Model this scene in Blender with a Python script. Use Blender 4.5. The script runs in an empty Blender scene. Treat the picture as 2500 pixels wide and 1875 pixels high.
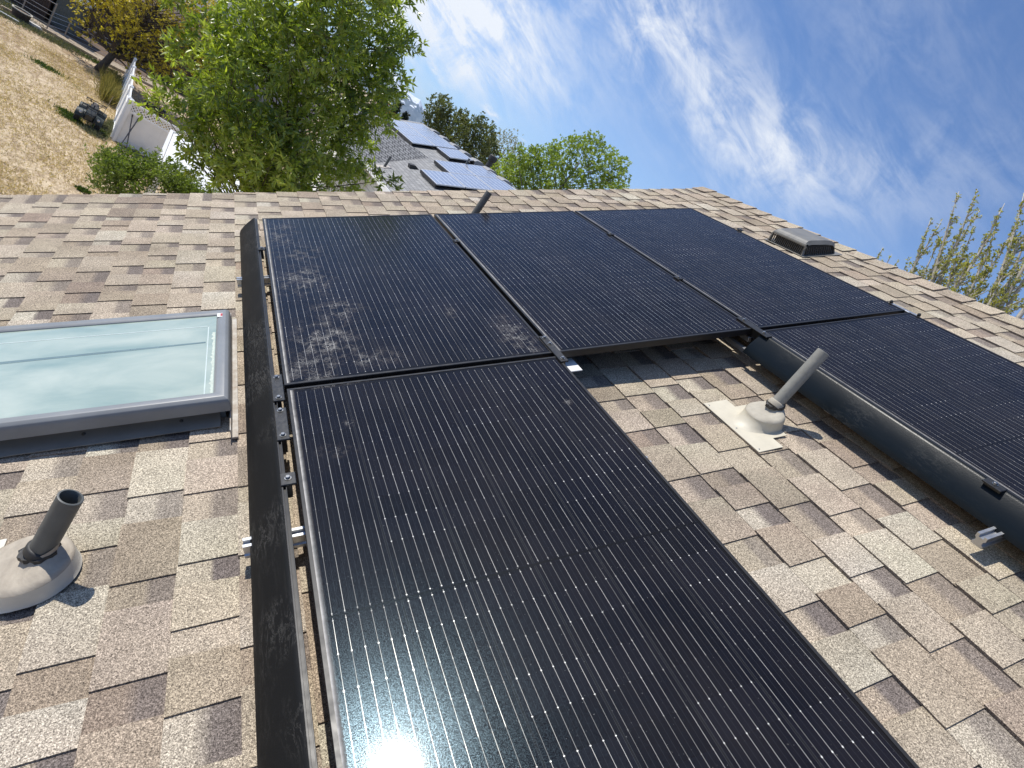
import bpy, math, random
import numpy as np
from mathutils import Vector, Matrix

random.seed(7)
RAD = math.radians
sc = bpy.context.scene

# ------------------------------------------------------------------ camera
CAM = Vector((-0.7072, -1.8051, 1.0745))
cam_d = bpy.data.cameras.new('camera')
cam = bpy.data.objects.new('camera', cam_d)
sc.collection.objects.link(cam)
cr = (0.720544, -0.369631, 0.586676)
cdn = (0.361627, -0.52159, -0.772767)
cf = (0.591643, 0.768971, -0.24216)
cam.matrix_world = Matrix(((cr[0], -cdn[0], -cf[0], CAM.x), (cr[1], -cdn[1], -cf[1], CAM.y),
                           (cr[2], -cdn[2], -cf[2], CAM.z), (0, 0, 0, 1)))
cam_d.sensor_width = 36
cam_d.lens = 20.50
cam_d.clip_start = 0.05
cam_d.clip_end = 40000
sc.camera = cam

# ------------------------------------------------------------------ light, sky, exposure
SUN = Vector((-0.4461, 0.4044, 0.7984)).normalized()
SUN_EL = math.asin(SUN.z)
SUN_AZ = math.atan2(SUN.x, SUN.y)          # from +Y towards +X
sd = bpy.data.lights.new('sun', 'SUN')
sd.energy = 4.9
sd.angle = RAD(0.53)
sd.color = (1.0, 0.955, 0.88)
so = bpy.data.objects.new('sun', sd)
sc.collection.objects.link(so)
so.rotation_euler = (-SUN).to_track_quat('-Z', 'Y').to_euler()
so.location = (-30, 30, 60)

sc.view_settings.view_transform = 'Standard'
sc.view_settings.look = 'None'
sc.view_settings.exposure = 0.13
sc.view_settings.gamma = 1.0
sc.view_settings.use_curve_mapping = False


class NT:
    """small helper for node trees"""
    def __init__(s, nt):
        s.nt = nt

    def n(s, t, **kw):
        o = s.nt.nodes.new(t)
        for k, v in kw.items():
            setattr(o, k, v)
        return o

    def put(s, sock, v):
        if v is None:
            return
        if isinstance(v, bpy.types.NodeSocket):
            s.nt.links.new(v, sock)
        else:
            if sock.type == 'RGBA' and len(v) == 3:
                v = (*v, 1)
            sock.default_value = v

    def m(s, op, a, b=None, c=None, clamp=False):
        o = s.n('ShaderNodeMath', operation=op)
        o.use_clamp = clamp
        s.put(o.inputs[0], a)
        s.put(o.inputs[1], b)
        s.put(o.inputs[2], c)
        return o.outputs[0]

    def vm(s, op, a, b=None):
        o = s.n('ShaderNodeVectorMath', operation=op)
        s.put(o.inputs[0], a)
        s.put(o.inputs[1], b)
        return o.outputs[0]

    def mix(s, f, a, b, blend='MIX'):
        o = s.n('ShaderNodeMix', data_type='RGBA', blend_type=blend)
        s.put(o.inputs[0], f)
        s.put(o.inputs[6], a)
        s.put(o.inputs[7], b)
        return o.outputs[2]

    def noise(s, vec, scale, detail=2.0, rough=0.5, dist=0.0, out=0):
        o = s.n('ShaderNodeTexNoise')
        s.put(o.inputs['Vector'], vec)
        s.put(o.inputs['Scale'], scale)
        s.put(o.inputs['Detail'], detail)
        s.put(o.inputs['Roughness'], rough)
        s.put(o.inputs['Distortion'], dist)
        return o.outputs[out]

    def ramp(s, f, stops):
        o = s.n('ShaderNodeValToRGB')
        while len(o.color_ramp.elements) < len(stops):
            o.color_ramp.elements.new(0.5)
        for e, (p, c) in zip(o.color_ramp.elements, stops):
            e.position = p
            e.color = (*c, 1) if len(c) == 3 else c
        s.put(o.inputs[0], f)
        return o.outputs[0]

    def rng(s, v, a, b, c=0.0, d=1.0, smooth=False):
        o = s.n('ShaderNodeMapRange')
        if smooth:
            o.interpolation_type = 'SMOOTHSTEP'
        for i, x in enumerate((v, a, b, c, d)):
            s.put(o.inputs[i], x)
        return o.outputs[0]

    def mapping(s, vec, scale=(1, 1, 1), rot=(0, 0, 0), loc=(0, 0, 0)):
        o = s.n('ShaderNodeMapping')
        s.put(o.inputs[0], vec)
        o.inputs['Location'].default_value = loc
        o.inputs['Rotation'].default_value = rot
        o.inputs['Scale'].default_value = scale
        return o.outputs[0]

    def comb(s, x, y, z=0.0):
        o = s.n('ShaderNodeCombineXYZ')
        for i, v in enumerate((x, y, z)):
            s.put(o.inputs[i], v)
        return o.outputs[0]

    def sep(s, v):
        o = s.n('ShaderNodeSeparateXYZ')
        s.put(o.inputs[0], v)
        return o.outputs

    def bump(s, h, strength=0.3, dist=0.01, normal=None):
        o = s.n('ShaderNodeBump')
        s.put(o.inputs['Height'], h)
        o.inputs['Strength'].default_value = strength
        o.inputs['Distance'].default_value = dist
        if normal is not None:
            s.put(o.inputs['Normal'], normal)
        return o.outputs[0]


world = bpy.data.worlds.new('World')
sc.world = world
world.use_nodes = True
wt = world.node_tree
wt.nodes.clear()
W = NT(wt)
sky = W.n('ShaderNodeTexSky', sky_type='NISHITA')
sky.sun_disc = False
sky.sun_elevation = SUN_EL
sky.sun_rotation = SUN_AZ
sky.altitude = 1400
sky.air_density = 1.0
sky.dust_density = 0.35
sky.ozone_density = 2.2
tc = W.n('ShaderNodeTexCoord')
dx, dy, dz = W.sep(tc.outputs['Generated'])
az = W.m('MULTIPLY', W.m('ARCTAN2', dx, dy), 57.2958)
el = W.m('MULTIPLY', W.m('ARCSINE', dz), 57.2958)


def blob(a0, e0, sa, se, slope=0.0):
    da = W.m('SUBTRACT', az, a0)
    de = W.m('SUBTRACT', W.m('SUBTRACT', el, e0), W.m('MULTIPLY', da, slope))
    q = W.m('ADD', W.m('POWER', W.m('ABSOLUTE', W.m('DIVIDE', da, sa)), 2.0),
            W.m('POWER', W.m('ABSOLUTE', W.m('DIVIDE', de, se)), 2.0))
    return W.m('EXPONENT', W.m('MULTIPLY', q, -1.0))


def total(L):
    o = L[0]
    for b in L[1:]:
        o = W.m('ADD', o, b)
    return o


cover = total([W.m('MULTIPLY', blob(14, 10, 9.5, 5.6, 0.25), 1.25), W.m('MULTIPLY', blob(20.5, 8.0, 6, 2.2, 0.25), 0.5),
               W.m('MULTIPLY', blob(28, 19.5, 5.0, 4.0, -0.1), 0.62), W.m('MULTIPLY', blob(36, 17.2, 8.0, 4.0, -0.10), 0.58),
               W.m('MULTIPLY', blob(45, 16.3, 8.0, 4.0, 0.15), 0.60), W.m('MULTIPLY', blob(56, 22.0, 6.0, 5.0, 0.1), 0.17),
               W.m('MULTIPLY', blob(44, 27.0, 7.0, 4.0, 0.0), 0.16), W.m('MULTIPLY', blob(2, 6.0, 12, 5.0, 0.0), 0.5),
               W.m('MULTIPLY', blob(-40, 62.0, 75, 26.0, 0.0), 0.40), W.m('MULTIPLY', blob(120, 40.0, 40, 24.0, 0.0), 0.2)])  # broad out-of-view clouds, added to whiten reflections in panels and skylight
streak = W.comb(W.m('ADD', W.m('MULTIPLY', az, 0.075), W.m('MULTIPLY', el, 0.05)),
                W.m('ADD', W.m('MULTIPLY', el, 0.28), W.m('MULTIPLY', az, 0.07)), 3.7)
wisp = W.noise(streak, 1.35, 9.0, 0.66, 0.9)
puff = W.noise(W.comb(W.m('MULTIPLY', az, 0.20), W.m('ADD', W.m('MULTIPLY', el, 0.30), W.m('MULTIPLY', az, 0.1)), 9.1), 1.0, 8.0, 0.66, 0.6)
wisp = W.m('ADD', W.m('MULTIPLY', wisp, 0.45), W.m('MULTIPLY', puff, 0.55))
dens = W.m('MULTIPLY', W.rng(wisp, 0.37, 0.66, 0.0, 1.10, True), cover)
dens = W.m('ADD', dens, W.m('MULTIPLY', W.m('MULTIPLY', cover, cover), 0.08))
tiny = total([blob(15.6, 4.7, 1.0, 0.22, -0.35), blob(21.3, 5.0, 0.95, 0.28, -0.12), W.m('MULTIPLY', blob(25.0, 4.9, 0.4, 0.10), 0.5)])
tiny = W.m('MULTIPLY', tiny, W.rng(W.noise(W.comb(az, W.m('MULTIPLY', el, 2.0), 1.0), 1.1, 4.0), 0.3, 0.6))
mask = W.m('ADD', dens, tiny, clamp=True)
mask = W.m('MULTIPLY', mask, 0.93)
low = W.rng(el, -2.0, 24.0, 0.42, 0.05, True)
skyc = W.mix(low, W.mix(1.0, sky.outputs[0], (0.96, 1.22, 1.56), 'MULTIPLY'), (6.0, 7.4, 9.4))
col = W.mix(mask, skyc, (9.6, 9.9, 10.3))
bg = W.n('ShaderNodeBackground')
W.put(bg.inputs[0], col)
bg.inputs[1].default_value = 0.092
wo = W.n('ShaderNodeOutputWorld')
wt.links.new(bg.outputs[0], wo.inputs[0])

# ------------------------------------------------------------------ frames of reference
PHI = RAD(33.7)                             # pitch of our roof
CP, SP = math.cos(PHI), math.sin(PHI)
ROOF = Matrix(((CP, 0, -SP, 0), (0, 1, 0, 0), (SP, 0, CP, 0), (0, 0, 0, 1)))   # (v up the slope, u along the ridge, n out of it)
HP = 0.167                                  # panel face above the shingles
GZ = -6.5                                   # the ground


def rf(v, u, n=0.0):
    return ROOF @ Vector((v, u, n))


def bear(a, d, z):
    """a point at compass bearing a (deg from +Y) and distance d from where we stand"""
    return Vector((CAM.x + d * math.sin(RAD(a)), CAM.y + d * math.cos(RAD(a)), z))


def up_at(a, d, e):
    return bear(a, d, CAM.z + d * math.tan(RAD(e)))


# ------------------------------------------------------------------ object helpers
XF = {}                                     # object name -> its matrix


def tag(o, label=None, cat=None, group=None, kind=None):
    if label:
        o['label'] = label
    if cat:
        o['category'] = cat
    if group:
        o['group'] = group
    if kind:
        o['kind'] = kind
    return o


def empty(name, mat, label, cat, group=None):
    o = bpy.data.objects.new(name, None)
    sc.collection.objects.link(o)
    o.empty_display_size = 0.1
    if isinstance(mat, Vector):
        mat = Matrix.Translation(mat)
    o.matrix_world = mat
    XF[o.name] = mat.copy()
    tag(o, label, cat, group)
    return o


def roof_empty(name, v, u, n, label, cat, group=None, rz=0.0):
    return empty(name, Matrix.Translation(rf(v, u, n)) @ ROOF @ Matrix.Rotation(rz, 4, 'Z'), label, cat, group)


class MB:
    def __init__(s):
        s.v, s.f, s.uv, s.col = [], [], {}, {}

    def quad(s, pts, uv=None, col=None):
        b = len(s.v)
        s.v += [tuple(p) for p in pts]
        s.f.append(tuple(range(b, b + len(pts))))
        if uv:
            s.uv[len(s.f) - 1] = uv
        if col:
            s.col[len(s.f) - 1] = col

    def hexa(s, P):
        b = len(s.v)
        s.v += [tuple(p) for p in P]
        for q in ((0, 3, 2, 1), (4, 5, 6, 7), (0, 1, 5, 4), (1, 2, 6, 5), (2, 3, 7, 6), (3, 0, 4, 7)):
            s.f.append(tuple(b + i for i in q))

    def box(s, x0, x1, y0, y1, z0, z1, T=None):
        P = [Vector(p) for p in ((x0, y0, z0), (x1, y0, z0), (x1, y1, z0), (x0, y1, z0), (x0, y0, z1), (x1, y0, z1), (x1, y1, z1), (x0, y1, z1))]
        if T is not None:
            P = [T @ p for p in P]
        s.hexa(P)

    def bbox(s, x0, x1, y0, y1, z0, z1, c, T=None):
        """box whose top and side edges are chamfered by c"""
        rings = [((x0, x1, y0, y1), z0), ((x0, x1, y0, y1), z1 - c), ((x0 + c, x1 - c, y0 + c, y1 - c), z1)]
        loops = []
        for (a, b_, cc, d), z in rings:
            k = min(c, (x1 - x0) * .3, (y1 - y0) * .3)
            L = [(a + k, cc, z), (b_ - k, cc, z), (b_, cc + k, z), (b_, d - k, z), (b_ - k, d, z), (a + k, d, z), (a, d - k, z), (a, cc + k, z)]
            loops.append([Vector(p) if T is None else T @ Vector(p) for p in L])
        s.loft(loops, True, True)

    def loft(s, loops, cap0=False, cap1=False):
        b = len(s.v)
        n = len(loops[0])
        for L in loops:
            s.v += [tuple(p) for p in L]
        for i in range(len(loops) - 1):
            for j in range(n):
                k = (j + 1) % n
                s.f.append((b + i * n + j, b + i * n + k, b + (i + 1) * n + k, b + (i + 1) * n + j))
        if cap0:
            s.f.append(tuple(b + j for j in reversed(range(n))))
        if cap1:
            s.f.append(tuple(b + (len(loops) - 1) * n + j for j in range(n)))

    def tube(s, pts, r, n=8, cap=True):
        pts = [Vector(p) for p in pts]
        if not isinstance(r, (list, tuple)):
            r = [r] * len(pts)
        loops = []
        ref = Vector((0.31, 0.17, 0.93))
        for i, p in enumerate(pts):
            d = (pts[min(i + 1, len(pts) - 1)] - pts[max(i - 1, 0)]).normalized()
            if abs(d.dot(ref)) > 0.95:
                ref = Vector((1, 0.1, 0))
            a = d.cross(ref).normalized()
            c = d.cross(a)
            loops.append([p + (a * math.cos(t) + c * math.sin(t)) * r[i] for t in (2 * math.pi * j / n for j in range(n))])
        s.loft(loops, cap, cap)

    def lathe(s, prof, n=24, T=None, cap0=False, cap1=False):
        loops = []
        for r, z in prof:
            L = [Vector((r * math.cos(t), r * math.sin(t), z)) for t in (2 * math.pi * j / n for j in range(n))]
            loops.append([T @ p for p in L] if T is not None else L)
        s.loft(loops, cap0, cap1)

    def prism(s, poly, d0, d1, axis='y', T=None):
        """extrude a polygon given in the two other axes"""
        def P(a, b, d):
            p = Vector((a, d, b)) if axis == 'y' else (Vector((d, a, b)) if axis == 'x' else Vector((a, b, d)))
            return T @ p if T is not None else p
        s.loft([[P(a, b, d0) for a, b in poly], [P(a, b, d1) for a, b in poly]], True, True)

    def build(s, name, mat, parent=None, world=False, smooth=False, bevel=0.0, recalc=True):
        me = bpy.data.meshes.new(name)
        V = s.v
        if world and parent is not None:
            inv = XF[parent.name].inverted()
            V = [tuple(inv @ Vector(p)) for p in V]
        me.from_pydata(V, [], s.f)
        if s.uv:
            ul = me.uv_layers.new(name='UVMap')
            for fi, uvs in s.uv.items():
                for li, q in zip(me.polygons[fi].loop_indices, uvs):
                    ul.data[li].uv = q
        if s.col:
            ca = me.color_attributes.new('tint', 'FLOAT_COLOR', 'CORNER')
            for fi, cs in s.col.items():
                for li, q in zip(me.polygons[fi].loop_indices, cs):
                    ca.data[li].color = (*q, 1)
        if recalc:
            import bmesh
            bm = bmesh.new()
            bm.from_mesh(me)
            bmesh.ops.recalc_face_normals(bm, faces=bm.faces)
            bm.to_mesh(me)
            bm.free()
        if smooth:
            me.polygons.foreach_set('use_smooth', [True] * len(me.polygons))
            if smooth != 'all':
                me.set_sharp_from_angle(angle=RAD(smooth if smooth is not True else 40))
        if mat:
            me.materials.append(mat)
        o = bpy.data.objects.new(name, me)
        sc.collection.objects.link(o)
        if parent is not None:
            o.parent = parent
        if bevel:
            b = o.modifiers.new('bevel', 'BEVEL')
            b.width = bevel
            b.segments = 2
            b.limit_method = 'ANGLE'
        return o


def copy_tree(o, parent=None):
    c = o.copy()
    sc.collection.objects.link(c)
    if parent is not None:
        c.parent = parent
    for ch in list(o.children):
        copy_tree(ch, c)
    return c


# ------------------------------------------------------------------ materials
def new_mat(name):
    m = bpy.data.materials.new(name)
    m.use_nodes = True
    nt = m.node_tree
    nt.nodes.clear()
    N = NT(nt)
    out = N.n('ShaderNodeOutputMaterial')
    b = N.n('ShaderNodeBsdfPrincipled')
    nt.links.new(b.outputs[0], out.inputs[0])
    return m, N, b, out


def coords(N, kind='Object'):
    return N.n('ShaderNodeTexCoord').outputs[kind]


def plain(name, c1, c2=None, scale=6.0, rough=0.6, metal=0.0, bump=0.0, bscale=None, detail=5.0, spec=0.5, stretch=(1, 1, 1)):
    m, N, b, out = new_mat(name)
    co = N.mapping(coords(N), stretch)
    c2 = c2 or tuple(x * 0.78 for x in c1)
    f = N.rng(N.noise(co, scale, detail, 0.6), 0.3, 0.7)
    N.put(b.inputs['Base Color'], N.mix(f, c1, c2))
    N.put(b.inputs['Roughness'], N.rng(N.noise(co, scale * 2.3, 3), 0.3, 0.7, rough * 0.85, min(1, rough * 1.15)))
    b.inputs['Metallic'].default_value = metal
    b.inputs['Specular IOR Level'].default_value = spec
    if bump:
        N.put(b.inputs['Normal'], N.bump(N.noise(co, bscale or scale * 8, 4), bump, 0.01))
    return m


def shingle_mat(name):
    m, N, b, out = new_mat(name)
    co = coords(N)
    t = N.n('ShaderNodeAttribute', attribute_name='tint').outputs['Color']
    g1 = N.noise(co, 400.0, 2.0, 0.75)
    g2 = N.noise(co, 190.0, 2.0, 0.6)
    g = N.m('ADD', N.m('MULTIPLY', g1, 0.66), N.m('MULTIPLY', g2, 0.34))
    gr = N.ramp(g, [(0.36, (0.16, 0.15, 0.145)), (0.455, (0.74, 0.72, 0.70)), (0.52, (1.15, 1.13, 1.10)), (0.63, (2.35, 2.33, 2.28))])
    c = N.mix(1.0, t, gr, 'MULTIPLY')
    blot = N.rng(N.noise(co, 9.0, 4.0, 0.6), 0.3, 0.7, 0.88, 1.10)
    stain = N.rng(N.noise(N.mapping(co, (0.5, 2.0, 1)), 1.3, 4.0, 0.6), 0.35, 0.7, 1.06, 0.90)
    c = N.mix(1.0, c, N.comb(blot, blot, blot), 'MULTIPLY')
    c = N.mix(1.0, c, N.comb(stain, stain, stain), 'MULTIPLY')
    N.put(b.inputs['Base Color'], c)
    b.inputs['Roughness'].default_value = 0.9
    b.inputs['Specular IOR Level'].default_value = 0.25
    N.put(b.inputs['Normal'], N.bump(g1, 0.55, 0.0022))
    return m


def panel_mat(name, dusty, spots=()):
    m, N, b, out = new_mat(name)
    co = coords(N)
    x, y, z = N.sep(co)
    LP = 1.868
    x1 = N.m('SUBTRACT', x, 0.0185)
    # --- the bus wires: six to a cell, six cells across
    wi = N.m('DIVIDE', x1, 0.0272)
    wd = N.m('MULTIPLY', N.m('ABSOLUTE', N.m('SUBTRACT', N.m('FRACT', wi), 0.5)), 0.0272)   # metres from the wire
    half2 = N.m('GREATER_THAN', y, LP / 2)
    y1 = N.m('SUBTRACT', N.m('SUBTRACT', y, 0.026), N.m('MULTIPLY', half2, 0.018))
    yi = N.m('DIVIDE', y1, 0.0817)
    yf = N.m('FRACT', yi)
    row = N.m('FLOOR', yi)
    rd = N.m('MULTIPLY', N.m('SUBTRACT', 0.5, N.m('ABSOLUTE', N.m('SUBTRACT', yf, 0.5))), 0.0817)   # metres from a row joint
    wn = N.n('ShaderNodeTexWhiteNoise', noise_dimensions='2D')
    N.put(wn.inputs[0], N.comb(N.m('FLOOR', wi), row))
    rnd = wn.outputs[0]
    oi = N.n('ShaderNodeObjectInfo').outputs['Random']
    cn = N.n('ShaderNodeTexWhiteNoise', noise_dimensions='3D')
    N.put(cn.inputs[0], N.comb(N.m('FLOOR', N.m('DIVIDE', x1, 0.1632)), row, oi))
    inx = N.m('MULTIPLY', N.m('GREATER_THAN', x1, 0.0), N.m('LESS_THAN', x1, 0.979))
    iny = N.m('MULTIPLY', N.m('GREATER_THAN', y1, 0.0), N.m('LESS_THAN', y1, 1.797))
    mid = N.m('LESS_THAN', N.m('ABSOLUTE', N.m('SUBTRACT', y, LP / 2)), 0.0034)
    ins = N.m('MULTIPLY', N.m('MULTIPLY', inx, iny), N.m('SUBTRACT', 1.0, mid))
    wire = N.m('MULTIPLY', N.m('LESS_THAN', wd, 0.00042), ins)
    wig = N.m('MULTIPLY', wire, N.m('MULTIPLY_ADD', N.m('POWER', rnd, 1.6), 0.65, 0.32))
    faint = N.m('MULTIPLY', N.m('GREATER_THAN', wd, 0.01325), ins)
    dot = N.m('MULTIPLY', N.m('MULTIPLY', N.m('MULTIPLY', N.m('LESS_THAN', wd, 0.0016), N.m('LESS_THAN', rd, 0.0020)), ins), N.m('MULTIPLY_ADD', N.m('POWER', cn.outputs[0], 4.0), 0.95, 0.05))
    cg = N.m('MULTIPLY', N.m('SUBTRACT', 0.5, N.m('ABSOLUTE', N.m('SUBTRACT', N.m('FRACT', N.m('DIVIDE', x1, 0.1632)), 0.5))), 0.1632)
    cline = N.m('MULTIPLY', N.m('LESS_THAN', N.m('ABSOLUTE', N.m('SUBTRACT', cg, 0.0024)), 0.0004), ins)
    cgap = N.m('MULTIPLY', N.m('LESS_THAN', cg, 0.0020), ins)
    rline = N.m('MULTIPLY', N.m('LESS_THAN', rd, 0.0007), ins)
    cell = N.mix(cn.outputs[0], (0.0026, 0.0030, 0.0058), (0.0046, 0.0050, 0.0090))
    c = N.mix(ins, (0.0035, 0.0038, 0.0050), cell)
    c = N.mix(cgap, c, (0.0040, 0.0042, 0.0050))
    c = N.mix(N.m('MULTIPLY', rline, 0.6), c, (0.002, 0.002, 0.003))
    c = N.mix(N.m('MULTIPLY', cline, 0.5), c, (0.075, 0.078, 0.085))
    c = N.mix(N.m('MULTIPLY', faint, 0.35), c, (0.05, 0.052, 0.06))
    c = N.mix(wig, c, (0.62, 0.60, 0.55))
    c = N.mix(dot, c, (0.95, 0.92, 0.85))  # solder dots; the brighter cells' glints are painted into their colour
    # --- dust: a thin film, fine specks, a band along the lower edge
    speck = N.m('GREATER_THAN', N.noise(co, 210.0, 1.0), 0.765)
    film = N.rng(N.noise(co, 3.2, 5.0, 0.6), 0.35, 0.75, 0.006, 0.020)
    edge = N.m('POWER', N.rng(N.m('ADD', x, N.rng(N.noise(co, 9.0, 4.0), 0, 1, -0.002, 0.002)), 0.0122, 0.032, 1.0, 0.0), 4.0)
    edge = N.m('MULTIPLY', edge, N.rng(N.noise(co, 30.0, 5.0, 0.65), 0.3, 0.6, 0.6, 1.0))
    dust = N.m('MAXIMUM', N.m('MAXIMUM', film, N.m('MULTIPLY', speck, 0.16)), N.m('MULTIPLY', edge, 0.80))
    if spots:
        dusty = True
    if dusty:
        def spot(cx, cy, rx, ry, w):
            a = N.m('DIVIDE', N.m('SUBTRACT', x, cx), rx)
            d = N.m('DIVIDE', N.m('SUBTRACT', y, cy), ry)
            q = N.m('ADD', N.m('MULTIPLY', a, a), N.m('MULTIPLY', d, d))
            return N.m('MULTIPLY', N.m('EXPONENT', N.m('MULTIPLY', q, -1.0)), w)
        zone = None
        for s in spots or ((0.17, 0.28, 0.10, 0.16, 1.0), (0.10, 0.09, 0.09, 0.10, 0.8), (0.15, 0.90, 0.11, 0.16, 0.8), (0.09, 1.55, 0.08, 0.35, 0.45),
                  (0.92, 0.16, 0.06, 0.16, 0.8), (0.72, 0.44, 0.025, 0.05, 0.55), (0.25, 0.55, 0.10, 0.10, 0.55), (0.30, 0.12, 0.12, 0.06, 0.55), (0.16, 1.25, 0.12, 0.14, 0.4)):
            q = spot(*s)
            zone = q if zone is None else N.m('MAXIMUM', zone, q)
        w1 = N.noise(N.mapping(co, (9, 5, 1), (0, 0, 0.5)), 3.2, 6.0, 0.68, 1.6)
        w2 = N.noise(N.mapping(co, (5, 9, 1), (0, 0, -0.7)), 3.7, 6.0, 0.68, 1.9)
        ri = N.m('MINIMUM', N.m('ABSOLUTE', N.m('SUBTRACT', w1, 0.5)), N.m('ABSOLUTE', N.m('SUBTRACT', w2, 0.5)))
        fil = N.m('POWER', N.rng(ri, 0.0, 0.022, 1.0, 0.0), 0.7)
        fil = N.m('MULTIPLY', fil, N.rng(N.noise(co, 22.0, 4.0), 0.40, 0.62))
        dust = N.m('MAXIMUM', dust, N.m('MULTIPLY', N.m('MULTIPLY', fil, zone), 0.62))
        dust = N.m('MAXIMUM', dust, N.m('MULTIPLY', N.m('MULTIPLY', N.rng(N.noise(co, 16.0, 5.0, 0.7), 0.45, 0.75), zone), 0.10))
    c = N.mix(dust, c, N.mix(N.rng(dust, 0.03, 0.2), (0.52, 0.42, 0.33), (0.56, 0.535, 0.50)))
    N.put(b.inputs['Base Color'], c)
    N.put(b.inputs['Metallic'], N.m('MULTIPLY', N.m('MAXIMUM', wig, dot), 0.35))
    N.put(b.inputs['Roughness'], N.rng(dust, 0.04, 0.3, 0.215, 0.7))
    gl = N.noise(co, 620.0, 2.0, 0.8)
    N.put(b.inputs['Specular IOR Level'], N.rng(gl, 0.46, 0.60, 0.01, 1.0))
    b.inputs['IOR'].default_value = 1.25
    N.put(b.inputs['Specular Tint'], (0.52, 0.80, 1.0))
    N.put(b.inputs['Normal'], N.bump(gl, 0.05, 0.002))
    N.put(b.inputs['Coat Weight'], N.rng(dust, 0.03, 0.4, 0.18, 0.0))
    b.inputs['Coat Roughness'].default_value = 0.10
    b.inputs['Coat IOR'].default_value = 1.33
    return m


def scuffed(name, base, dustc, amount, rough=0.42):
    m, N, b, out = new_mat(name)
    co = coords(N)
    w1 = N.noise(N.mapping(co, (26, 6.0, 26), (0, 0, 0.55)), 2.0, 7.0, 0.72, 0.8)
    fil = N.rng(N.m('ABSOLUTE', N.m('SUBTRACT', w1, 0.5)), 0.0, 0.022, 1.0, 0.0)
    fil = N.m('MULTIPLY', fil, N.rng(N.noise(co, 5.0, 4.0), 0.46, 0.64))
    f2 = N.rng(N.noise(N.mapping(co, (60, 8, 60), (0, 0, 0.4)), 1.0, 5.0, 0.7), 0.55, 0.8)
    f = N.m('MULTIPLY', N.m('MAXIMUM', fil, N.m('MULTIPLY', f2, 0.22)), amount)
    N.put(b.inputs['Base Color'], N.mix(f, base, dustc))
    N.put(b.inputs['Roughness'], N.rng(f, 0.0, 0.5, rough, 0.8))
    b.inputs['Specular IOR Level'].default_value = 0.12
    N.put(b.inputs['Normal'], N.bump(N.noise(co, 260.0, 3.0), 0.12, 0.002))
    return m


def leaf_mat(name, c1, c2, trans=0.4, rough=0.42, spec=0.5):
    m, N, b, out = new_mat(name)
    t = N.n('ShaderNodeAttribute', attribute_name='tint')
    f = N.sep(t.outputs['Vector'])[0]
    c = N.mix(f, c1, c2)
    N.put(b.inputs['Base Color'], c)
    b.inputs['Roughness'].default_value = rough
    b.inputs['Specular IOR Level'].default_value = spec
    tr = N.n('ShaderNodeBsdfTranslucent')
    N.put(tr.inputs[0], N.mix(1.0, c, (1.5, 1.6, 0.55), 'MULTIPLY'))
    mx = N.n('ShaderNodeMixShader')
    mx.inputs[0].default_value = trans
    N.nt.links.new(b.outputs[0], mx.inputs[1])
    N.nt.links.new(tr.outputs[0], mx.inputs[2])
    N.nt.links.new(mx.outputs[0], out.inputs[0])
    return m


def course_mat(name, c1, c2, dark, bw=0.24, rh=0.145, mortar=0.008):
    """far roofs: rows of tabs from the mesh's own uv, in metres"""
    m, N, b, out = new_mat(name)
    uv = coords(N, 'UV')
    br = N.n('ShaderNodeTexBrick')
    N.put(br.inputs['Vector'], uv)
    br.offset = 0.37
    br.inputs['Scale'].default_value = 1.0
    br.inputs['Brick Width'].default_value = bw
    br.inputs['Row Height'].default_value = rh
    br.inputs['Mortar Size'].default_value = mortar
    br.inputs['Bias'].default_value = 0.0
    N.put(br.inputs['Color1'], c1)
    N.put(br.inputs['Color2'], c2)
    N.put(br.inputs['Mortar'], dark)
    n = N.rng(N.noise(uv, 40.0, 3.0), 0.3, 0.7, 0.8, 1.2)
    N.put(b.inputs['Base Color'], N.mix(1.0, br.outputs[0], N.comb(n, n, n), 'MULTIPLY'))
    b.inputs['Roughness'].default_value = 0.9
    N.put(b.inputs['Normal'], N.bump(br.outputs['Fac'], -0.6, 0.02))
    return m


M = {}
M['shingle'] = shingle_mat('asphalt shingle')
M['panel'] = panel_mat('solar cells under glass', False)
M['panel_dusty'] = panel_mat('dusty solar cells under glass', True)
M['panel_near'] = panel_mat('solar cells under spotted glass', False, ((0.170, 1.630, 0.015, 0.016, 1.0), (0.908, 1.563, 0.014, 0.016, 0.9), (0.10, 1.86, 0.14, 0.012, 0.7), (0.12, 1.50, 0.05, 0.03, 0.4)))
M['frame'] = plain('black anodised frame', (0.008, 0.008, 0.009), (0.014, 0.014, 0.015), 14, 0.42, 0.0, spec=0.4)
M['skirt'] = scuffed('black scuffed skirt', (0.007, 0.0075, 0.008), (0.30, 0.29, 0.27), 0.20, 0.6)
M['skirt2'] = scuffed('black clean skirt', (0.006, 0.009, 0.012), (0.20, 0.20, 0.19), 0.12, 0.29)
M['clamp'] = plain('black clamp', (0.022, 0.023, 0.025), (0.045, 0.045, 0.045), 60, 0.42, 0.5)
M['steel'] = plain('stainless bolt', (0.40, 0.40, 0.39), (0.26, 0.26, 0.25), 60, 0.32, 1.0)
M['alu'] = plain('mill aluminium', (0.60, 0.61, 0.62), (0.45, 0.46, 0.47), 30, 0.34, 0.85)
M['pipe'] = plain('grey pipe', (0.105, 0.110, 0.105), (0.075, 0.080, 0.078), 18, 0.5, 0, 0.05, 80)
M['pipe_pale'] = plain('pale painted pipe', (0.27, 0.265, 0.235), (0.20, 0.20, 0.18), 22, 0.55, 0, 0.05, 80)
M['pipe_in'] = plain('pipe bore', (0.05, 0.05, 0.05), None, 8, 0.8)
M['boot'] = plain('cream painted boot flashing', (0.56, 0.515, 0.405), (0.46, 0.42, 0.33), 9, 0.55, 0, 0.06, 60)
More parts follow.
